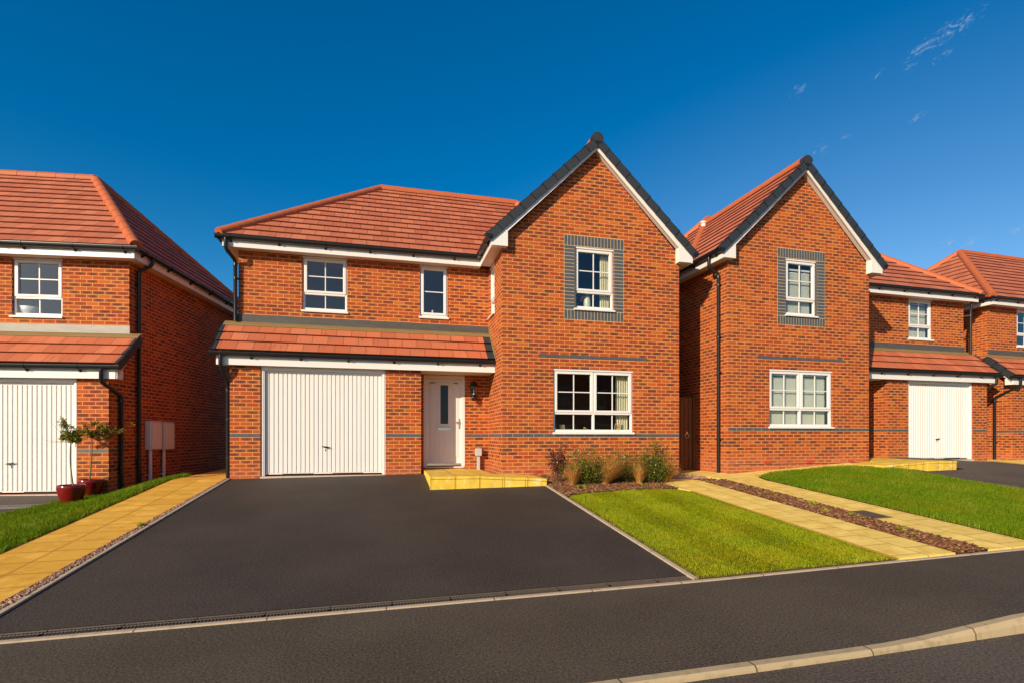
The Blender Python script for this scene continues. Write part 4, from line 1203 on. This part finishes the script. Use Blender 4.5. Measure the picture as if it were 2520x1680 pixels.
for i in range(16):
    c = Vector((random.uniform(-.14,.10), random.uniform(-.04,.03), random.uniform(-.10,.0)))
    for k in range(3):
        r = .014; fl.lathe([(0,-r),(r*.9,-r*.3),(r,r*.3),(0,r)], c+Vector((random.uniform(-.02,.02), 0, random.uniform(-.02,.02))), 6)
q.build('stems', M['twig'], fp); lf.build('leaves', M['leaf_dark'], fp, recalc=False); fl.build('petals', M['pink'], fp)
def pframe(x, y, z, rz, w, h, label):
    t = thing('picture_frame', (x,y,z), rz, label, 'picture frame', 'picture frames on the downstairs sill')
    A_ = Matrix.Rotation(R(-14), 4, 'X')
    q = MB(lambda p: A_ @ Vector(p)); q.box(-w/2,-w/2+.014,-.008,.008,0,h); q.box(w/2-.014,w/2,-.008,.008,0,h); q.box(-w/2+.014,w/2-.014,-.008,.008,0,.014); q.box(-w/2+.014,w/2-.014,-.008,.008,h-.014,h)
    q.build('frame', M['grey_plastic'], t)
    q = MB(lambda p: A_ @ Vector(p)); q.box(-w/2+.014,w/2-.014,-.004,.006,.014,h-.014); q.build('backing_board', plain('tan_board', (.55,.30,.07), .8, .2), t)
    q = MB(); q.prism([(-.02,.0,h*.55),(.02,0,h*.55),(.02,.07,0),(-.02,.07,0)], (0,.006,0)); q.build('strut', plain('tan_strut', (.62,.36,.10), .8, .2), t)
pframe(1.37, .19, .87, .3, .13, .15, 'small tan backed picture frame at the left end of the downstairs gable sill')
pframe(2.62, .155, .87, -.9, .15, .19, 'tan backed picture frame standing in front of the downstairs curtain')
tp = thing('ornament_pot', (1.90,.19,.87), 0, 'little green pot with yellow top near the middle of the downstairs sill', 'ornament')
q = MB(); q.lathe([(0,0),(.05,0),(.062,.03),(.05,.062),(0,.066)], Z0, 18); q.build('pot_body', plain('teal_glaze', (.02,.22,.12), .3, .5), tp)
q = MB(); q.lathe([(0,.066),(.03,.068),(.035,.085),(0,.10)], (-.03,0,0), 14); q.build('pot_top', plain('ochre_glaze', (.5,.42,.10), .4, .5), tp)

# ------------------------------------------------------------------ plants
def leaf_quads(mb, c, d, L, W, rnd, mi=0):
    d = d.normalized(); s = d.cross(Vector((random.uniform(-1,1), random.uniform(-1,1), random.uniform(-1,1))))
    if s.length < 1e-3: return
    s = s.normalized()*W/2; nn = d.cross(s).normalized()*L*.08
    mb.face([c, c+d*L*.5+s+nn, c+d*L, c+d*L*.5-s+nn], mi, [(rnd,.5)]*4)
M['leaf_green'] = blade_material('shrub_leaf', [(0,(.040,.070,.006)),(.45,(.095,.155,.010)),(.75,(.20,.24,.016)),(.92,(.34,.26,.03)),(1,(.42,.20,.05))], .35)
M['leaf_red'] = blade_material('purple_leaf', [(0,(.03,.012,.012)),(.5,(.075,.028,.022)),(.85,(.14,.06,.035)),(1,(.22,.16,.10))], .2)
M['straw'] = blade_material('straw_grass', [(0,(.36,.15,.03)),(.4,(.58,.28,.06)),(.8,(.74,.42,.11)),(1,(.86,.58,.24))], .45)
M['flower'] = plain('magenta_petal', (.55, .035, .10), .7, .2, .2, 30)
M['flower_pale'] = plain('pale_petal', (.75, .50, .50), .7, .2, .2, 30)
M['leaf_olive'] = blade_material('olive_leaf', [(0,(.06,.11,.008)),(.5,(.15,.21,.012)),(.85,(.30,.34,.02)),(1,(.48,.42,.05))], .35)
M['leaf_copper'] = blade_material('copper_leaf', [(0,(.10,.05,.012)),(.5,(.22,.10,.02)),(1,(.38,.22,.04))], .35)

def shrub(name, x, y, w, h, dep, label, leafmat, nst, nleaf, L, W, cat, group=None, flowers=0, shoots=0, sparse=False):
    z = H(x, y)+.01; t = thing(name, (x,y,z), 0, label, cat, group)
    st = MB(); lf = MB(); fl = MB(); tips = []
    for i in range(nst):
        a = random.random()*6.28; rr = random.random()**.6
        top = Vector((math.cos(a)*w/2*rr*1.15, math.sin(a)*dep/2*rr, h*(1-.40*rr*rr)*random.uniform(.45, 1.22)))
        if sparse: top = Vector((math.cos(a)*w/2*rr, math.sin(a)*dep/2*rr, h*random.uniform(.55,1)))
        b = Vector((top.x*.2, top.y*.2, 0)); mid = b.lerp(top, .5)+Vector((random.uniform(-.03,.03), random.uniform(-.03,.03), .04))
        st.tube([b, mid, top], [.005,.004,.0015], 5)
        for k in range(nleaf):
            f = random.uniform(.22 if not sparse else .3, 1.0)
            p = b.lerp(mid, f*2) if f < .5 else mid.lerp(top, f*2-1)
            sp_ = .07 if not sparse else .018
            p = p+Vector((random.gauss(0, sp_), random.gauss(0, sp_), random.gauss(0, sp_*.7)))
            if p.z < .01: p.z = .02
            d = Vector((p.x, p.y, random.uniform(-.05,.25)))+Vector((random.gauss(0,.25), random.gauss(0,.25), random.gauss(0,.2)))
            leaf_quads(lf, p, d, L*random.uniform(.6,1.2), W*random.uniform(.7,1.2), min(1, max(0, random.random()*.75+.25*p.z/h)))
        tips.append(top)
    for i in range(flowers):
        tp_ = random.choice(tips); c = tp_*random.uniform(.65,1.05)+Vector((random.gauss(0,.05), random.gauss(0,.05)-.03, random.gauss(0,.04)))
        r = random.uniform(.007,.014); mi = 0 if random.random() < .7 else 1
        fl.lathe([(0,-r),(r,-r*.2),(r*.8,r*.5),(0,r*.6)], c, 6, mi)
    if flowers:
        for i in range(26):
            b = random.choice(tips)*random.uniform(.8,.98); e = b+Vector((random.gauss(0,.05), random.gauss(0,.04), random.uniform(.06,.20)*h/.6))
            st.tube([b, e], [.0025,.0012], 4)
            for k in range(4): leaf_quads(lf, b.lerp(e, random.uniform(.3,1)), Vector((random.gauss(0,1), random.gauss(0,1), .4)), .022, .012, random.random())
    st.build('stems', M['twig'], t); lf.build('foliage', leafmat, t, recalc=False)
    if flowers: fl.build('flowers', [M['flower'], M['flower_pale']], t)
    if shoots:
        sh = MB(); s2 = MB()
        for i in range(shoots):
            b = Vector((random.uniform(-.02,.14)*w*2, random.uniform(-.05,.05), h*.72)); top = b+Vector((random.uniform(-.06,.08), random.uniform(-.05,.05), h*random.uniform(.18,.50)))
            s2.tube([b, top], [.003,.0015], 5)
            for k in range(14):
                p = b.lerp(top, random.uniform(.2,1)); leaf_quads(sh, p, Vector((random.gauss(0,1), random.gauss(0,1), .5)), .034, .020, random.random()*.7)
        s2.build('shoot_stems', M['twig'], t); sh.build('dark_shoots', M['leaf_red'], t, recalc=False)
    return t
def tuft(x, y, h, spread, n, label, lean=(0, 0), group='straw coloured grasses in the shrub bed'):
    z = H(x, y)+.01; t = thing('ornamental_grass', (x,y,z), 0, label, 'grass plant', group)
    mb = MB()
    for i in range(n):
        a = random.random()*6.28; r0 = random.random()**.6*.05; L = h*random.uniform(.55,1.2); out = random.uniform(.12,1)*spread
        p = Vector((math.cos(a)*r0, math.sin(a)*r0, 0)); sw = random.gauss(0, .35)
        dirh = Vector((math.cos(a+sw)*out+lean[0]*random.uniform(.3,1.5), math.sin(a+sw)*out*.8+lean[1], 0))
        pts = []; K = 6; dr = random.uniform(.10, .55)
        for k in range(K+1):
            f = k/K; pts.append(p+dirh*(f**1.25)+Vector((0,0,L*(f-dr*f**3))))
        wd = random.uniform(.0022,.0042); s = Vector((-math.sin(a), math.cos(a), 0))*wd; rn = random.random()
        vs_ = []
        for k, q_ in enumerate(pts): vs_ += [q_-s*(1-.8*k/K), q_+s*(1-.8*k/K)]
        mb.idx(vs_, [(2*k,2*k+1,2*k+3,2*k+2) for k in range(K)], 0, False, [[(rn,.5)]*4 for _ in range(K)])
    mb.build('grass_blades', M['straw'], t, recalc=False)
    mb = MB()
    for i in range(14):
        a = random.random()*6.28; c = Vector((math.cos(a)*.03, math.sin(a)*.045, -.01)); mb.tube([c, c*1.1+Vector((0,0,.05))], [.006,.003], 5)
    mb.build('grass_crown', M['twig'], t)
sg = 'leafy green shrubs in the bed below the gable window'
shrub('dark_shrub', 1.0, -.74, .55, .78, .34, 'wispy dark purple leaved shrub at the left end of the bed', M['leaf_red'], 26, 50, .034, .021, 'shrub', None, 6, 0, True)
tuft(1.12, -1.18, .46, .22, 800, 'upright straw coloured grass at the left end of the shrub bed', (.02, 0))
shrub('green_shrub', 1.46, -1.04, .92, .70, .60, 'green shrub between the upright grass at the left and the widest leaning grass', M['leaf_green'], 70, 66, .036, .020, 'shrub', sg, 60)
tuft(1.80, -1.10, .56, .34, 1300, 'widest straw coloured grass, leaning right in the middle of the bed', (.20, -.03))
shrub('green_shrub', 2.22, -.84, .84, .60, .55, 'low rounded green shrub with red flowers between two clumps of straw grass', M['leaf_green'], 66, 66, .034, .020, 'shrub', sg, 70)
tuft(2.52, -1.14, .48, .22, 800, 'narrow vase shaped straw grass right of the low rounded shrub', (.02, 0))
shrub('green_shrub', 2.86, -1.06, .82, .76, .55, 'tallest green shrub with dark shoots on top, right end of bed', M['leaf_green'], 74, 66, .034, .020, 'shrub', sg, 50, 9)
tuft(3.16, -.98, .42, .30, 900, 'reddish straw grass at the bed\'s right end by the gravel', (.12, 0))
def weed(x, y, s, label, grp):
    t = thing('weed', (x,y,H(x,y)+.03), random.random()*6, label, 'weed', grp)
    lf = MB(); st = MB()
    for i in range(9):
        a = i*.75+random.random(); d = Vector((math.cos(a), math.sin(a), random.uniform(.1,.8))); leaf_quads(lf, Vector((0,0,.01)), d, s*random.uniform(.7,1.1), s*.45, random.uniform(.5,1))
        st.tube([(0,0,-.03), (d.x*.02, d.y*.02, .015)], .0025, 5)
    lf.build('leaves', M['leaf_olive'], t, recalc=False); st.build('stalks', M['leaf_olive'], t)
wg = 'small weeds in the bark strip'
for i, (x, y, s) in enumerate([(4.14,-1.2,.05),(4.22,-2.1,.06),(4.50,-2.55,.05),(4.42,-3.55,.11),(4.2,-4.05,.07),(4.36,-4.4,.09),(4.30,-5.2,.08),(4.12,-5.5,.07),(4.42,-5.62,.05)]):
    weed(x, y, s, 'small green weed growing in the bark strip between the slab paths', wg)
weed(1.16, -1.52, .13, 'bright green broad leaved weed at the front of the shrub bed', None)
weed(2.46, -1.38, .09, 'small grassy weed in bark in front of the vase shaped straw grass', None)
weed(-5.33, -2.9, .06, 'lone weed growing in the gravel beside the left path', None)

# potted trees
def pot(x, y, z, label):
    t = thing('plant_pot', (x,y,z), 0, label, 'plant pot', 'red glazed pots by the left garage')
    q = MB(); q.lathe([(0,0),(.12,0),(.135,.01),(.165,.09),(.19,.18),(.205,.27),(.207,.315),(.198,.322),(.188,.315),(.186,.27),(.18,.24)], Z0, 48); q.build('pot_body', M['pot'], t)
    q = MB(); q.lathe([(0,.262),(.10,.266),(.183,.26)], Z0, 24); q.build('compost', M['soil'], t)
    return t
def std_tree(x, y, z, th, bend, crown, label):
    t = thing('standard_tree', (x,y,z), 0, label, 'tree', 'standard trees in red pots')
    q = MB(); K = 9; pts = [Vector((bend*math.sin(k/K*2.6), 0, th*k/K)) for k in range(K+1)]
    pts = [p+Vector((crown[3]*k/K, 0, 0)) for k, p in enumerate(pts)]
    q.tube(pts, [.013-.004*k/K for k in range(K+1)], 8); q.build('trunk', M['bark'], t)
    top = pts[-1]; br = MB(); lf = MB(); lc = MB()
    for (ax, az, L, nl) in crown[0]:
        e = top+Vector((ax*L, random.uniform(-.10,.10), az*L)); mid = top.lerp(e, .5)+Vector((random.uniform(-.02,.02), random.uniform(-.03,.03), .015))
        br.tube([top+Vector((0,0,-.02)), mid, e], [.006,.004,.0018], 5)
        for k in range(4):
            f = random.uniform(.35, 1); b = top.lerp(e, f); e2 = b+Vector((random.gauss(0,.06), random.gauss(0,.06), random.gauss(.02,.045))); br.tube([b, e2], [.0025,.001], 4)
            for j in range(int(nl*2.8)):
                p = b.lerp(e2, random.random())+Vector((random.gauss(0,.016), random.gauss(0,.018), random.gauss(0,.014)))
                d = Vector((random.gauss(0,1), random.gauss(0,1), random.gauss(.2,.7)))
                leaf_quads(lc if random.random() < crown[1] else lf, p, d, .036*random.uniform(.7,1.3), .021, random.random())
    for (ax, az, L) in crown[2]:
        e = top+Vector((ax*L, -.03, az*L)); br.tube([top, top.lerp(e, .5)+Vector((0,0,-.012)), e], [.004,.0025,.001], 4)
    br.build('branches', M['twig'], t); lf.build('foliage', M['leaf_olive'], t, recalc=False)
    if len(lc.f): lc.build('copper_foliage', M['leaf_copper'], t, recalc=False)
    return t
p1, p2 = (-7.57,.24), (-7.62,.98)
z1, z2 = H(*p1)+.012, H(*p2)+.012
pot(*p1, z1, 'red glazed pot holding the greener tree, nearer the street'); pot(*p2, z2, 'red glazed pot holding the copper leaved tree, nearer the brick pier')
std_tree(p1[0]+.03, p1[1], z1+.27, .80, -.035, ([(-.25,.95,.30,15),(-.5,.5,.22,16),(.1,1,.24,14),(.45,.5,.20,13),(-.75,.25,.22,15),(.7,.05,.16,12),(.3,-.05,.14,10),(-.1,.55,.16,14),(-.3,1,.44,10)], .22, [(-.62,.75,.50),(-.5,.85,.40),(-.98,.08,.40),(-.95,-.02,.34)], -.02), 'small olive green standard tree in the red pot nearer the street')
std_tree(p2[0]-.02, p2[1], z2+.27, .84, .02, ([(-.85,.35,.34,18),(-.5,.7,.30,18),(0,.95,.28,18),(.5,.7,.34,18),(.85,.4,.40,18),(.96,.22,.60,16),(.9,.02,.36,15),(-.9,.05,.30,16),(.25,.5,.22,16),(.97,.32,.66,10),(-.3,.35,.2,16),(.55,.25,.45,16)], .55, [(.8,-.15,.42),(-.9,-.06,.36)], .03), 'wide spreading copper and green standard tree in the pot nearer the brick pier')

# ------------------------------------------------------------------ sky, sun, camera
SUN = Vector((1.187, 1.0, -.625)).normalized()
elev = math.asin(-SUN.z); rot = math.atan2(-SUN.x, -SUN.y)
W = bpy.data.worlds.new('World'); scene.world = W; W.use_nodes = True
wt = NT(W)
sky = wt.n('ShaderNodeTexSky', sky_type='NISHITA'); sky.sun_disc = False
sky.sun_elevation = elev; sky.sun_rotation = rot; sky.altitude = 200; sky.air_density = 1.0; sky.dust_density = .35; sky.ozone_density = 4.0
hs = wt.n('ShaderNodeHueSaturation'); hs.inputs['Value'].default_value = 1.0; hs.inputs['Hue'].default_value = .497
wt.link(sky.outputs[0], hs.inputs['Color'])
# the deep polarised blue lies away from the sun; towards the sun the sky is paler
tc0 = wt.n('ShaderNodeTexCoord'); dp = wt.n('ShaderNodeVectorMath', operation='DOT_PRODUCT')
wt.link(tc0.outputs['Generated'], dp.inputs[0]); dp.inputs[1].default_value = -SUN
wt.link(wt.sub(wt.rng(wt.step(.22, .96, dp.outputs['Value']), 0, 1, 1.37, .68), wt.mul(wt.sub(1.0, wt.step(-.95, -.45, dp.outputs['Value'])), .24)), hs.inputs['Saturation'])
# thin cirrus wisps, streaked along the wind
tc = wt.n('ShaderNodeTexCoord'); gen = tc.outputs['Generated']
def sdot(v):
    d = wt.n('ShaderNodeVectorMath', operation='DOT_PRODUCT'); wt.link(gen, d.inputs[0]); d.inputs[1].default_value = v; return d.outputs['Value']
ca, cb, cc = sdot((.4359,-.8445,.3113)), sdot((.5908,.0076,-.8068)), sdot((.6789,.5355,.5022))
wisps = [(.0133,-.0007,.040,.0130,1),(-.0161,-.0047,.034,.0110,1),(-.0065,.0168,.0150,.0065,.9),(-.0379,.0068,.0125,.0050,1),(-.1528,-.0584,.0135,.0095,1),(-.0540,.0668,.0145,.0055,1),(-.0713,-.0106,.0150,.0050,.7),(-.1304,.0339,.0095,.0075,.7),(-.1632,.0317,.0130,.0100,.8),(-.0837,.2360,.0105,.0085,1),(-.0620,.2478,.0195,.0085,1),(-.0102,.2596,.0135,.0070,1)]
acc = None
for a0, b0, ra, rb, st in wisps:
    x = wt.m('DIVIDE', wt.sub(ca, a0), ra); y = wt.m('DIVIDE', wt.sub(cb, b0), rb)
    k = wt.mul(wt.sub(1.0, wt.step(.15, 1.15, wt.m('SQRT', wt.add(wt.mul(x, x), wt.mul(y, y))))), st)
    acc = k if acc is None else wt.m('MAXIMUM', acc, k)
acc = wt.mul(acc, wt.step(.6, .75, cc))
nz = wt.noise(wt.comb(wt.mul(ca, 48), wt.mul(cb, 105)), 1.0, 6, .6, dist=2.6)
n2_ = wt.noise(wt.comb(wt.mul(ca, 190), wt.mul(cb, 300)), 1.0, 5, .65, dist=.8)
cm = wt.mul(wt.step(.36, .92, wt.add(wt.mul(acc, .36), wt.mul(wt.sub(nz, .40), 2.0))), wt.step(.30, .62, n2_))
cm = wt.mul(cm, wt.step(.0, .12, acc))
skyc = wt.mix(wt.mul(cm, .62), hs.outputs[0], (3.2, 3.9, 5.0))
bg = wt.n('ShaderNodeBackground'); wt.link(skyc, bg.inputs[0]); bg.inputs[1].default_value = .11
wo = wt.n('ShaderNodeOutputWorld'); wt.link(bg.outputs[0], wo.inputs[0])

sd = bpy.data.lights.new('sun', 'SUN'); sd.energy = 5.0; sd.angle = R(.5); sd.color = (1.0, .83, .61)
so = bpy.data.objects.new('sun', sd); COL.objects.link(so); so.rotation_euler = SUN.to_track_quat('-Z', 'Y').to_euler(); so.location = (-20,-20,15)

cam = bpy.data.cameras.new('camera'); co = bpy.data.objects.new('camera', cam); COL.objects.link(co)
co.location = (-2.2696, -10.9262, .7672); co.rotation_euler = (R(90), 0, -.2571)
cam.sensor_width = 36; cam.lens = 36*1340/2520; cam.shift_x = (1260-1305.17)/2520; cam.shift_y = (1072.55-840)/2520
cam.clip_start = .05; cam.clip_end = 2000
scene.camera = co
scene.view_settings.view_transform = 'Standard'; scene.view_settings.look = 'None'
scene.view_settings.exposure = .25; scene.view_settings.gamma = 1
scene.render.resolution_x = 1024; scene.render.resolution_y = 682
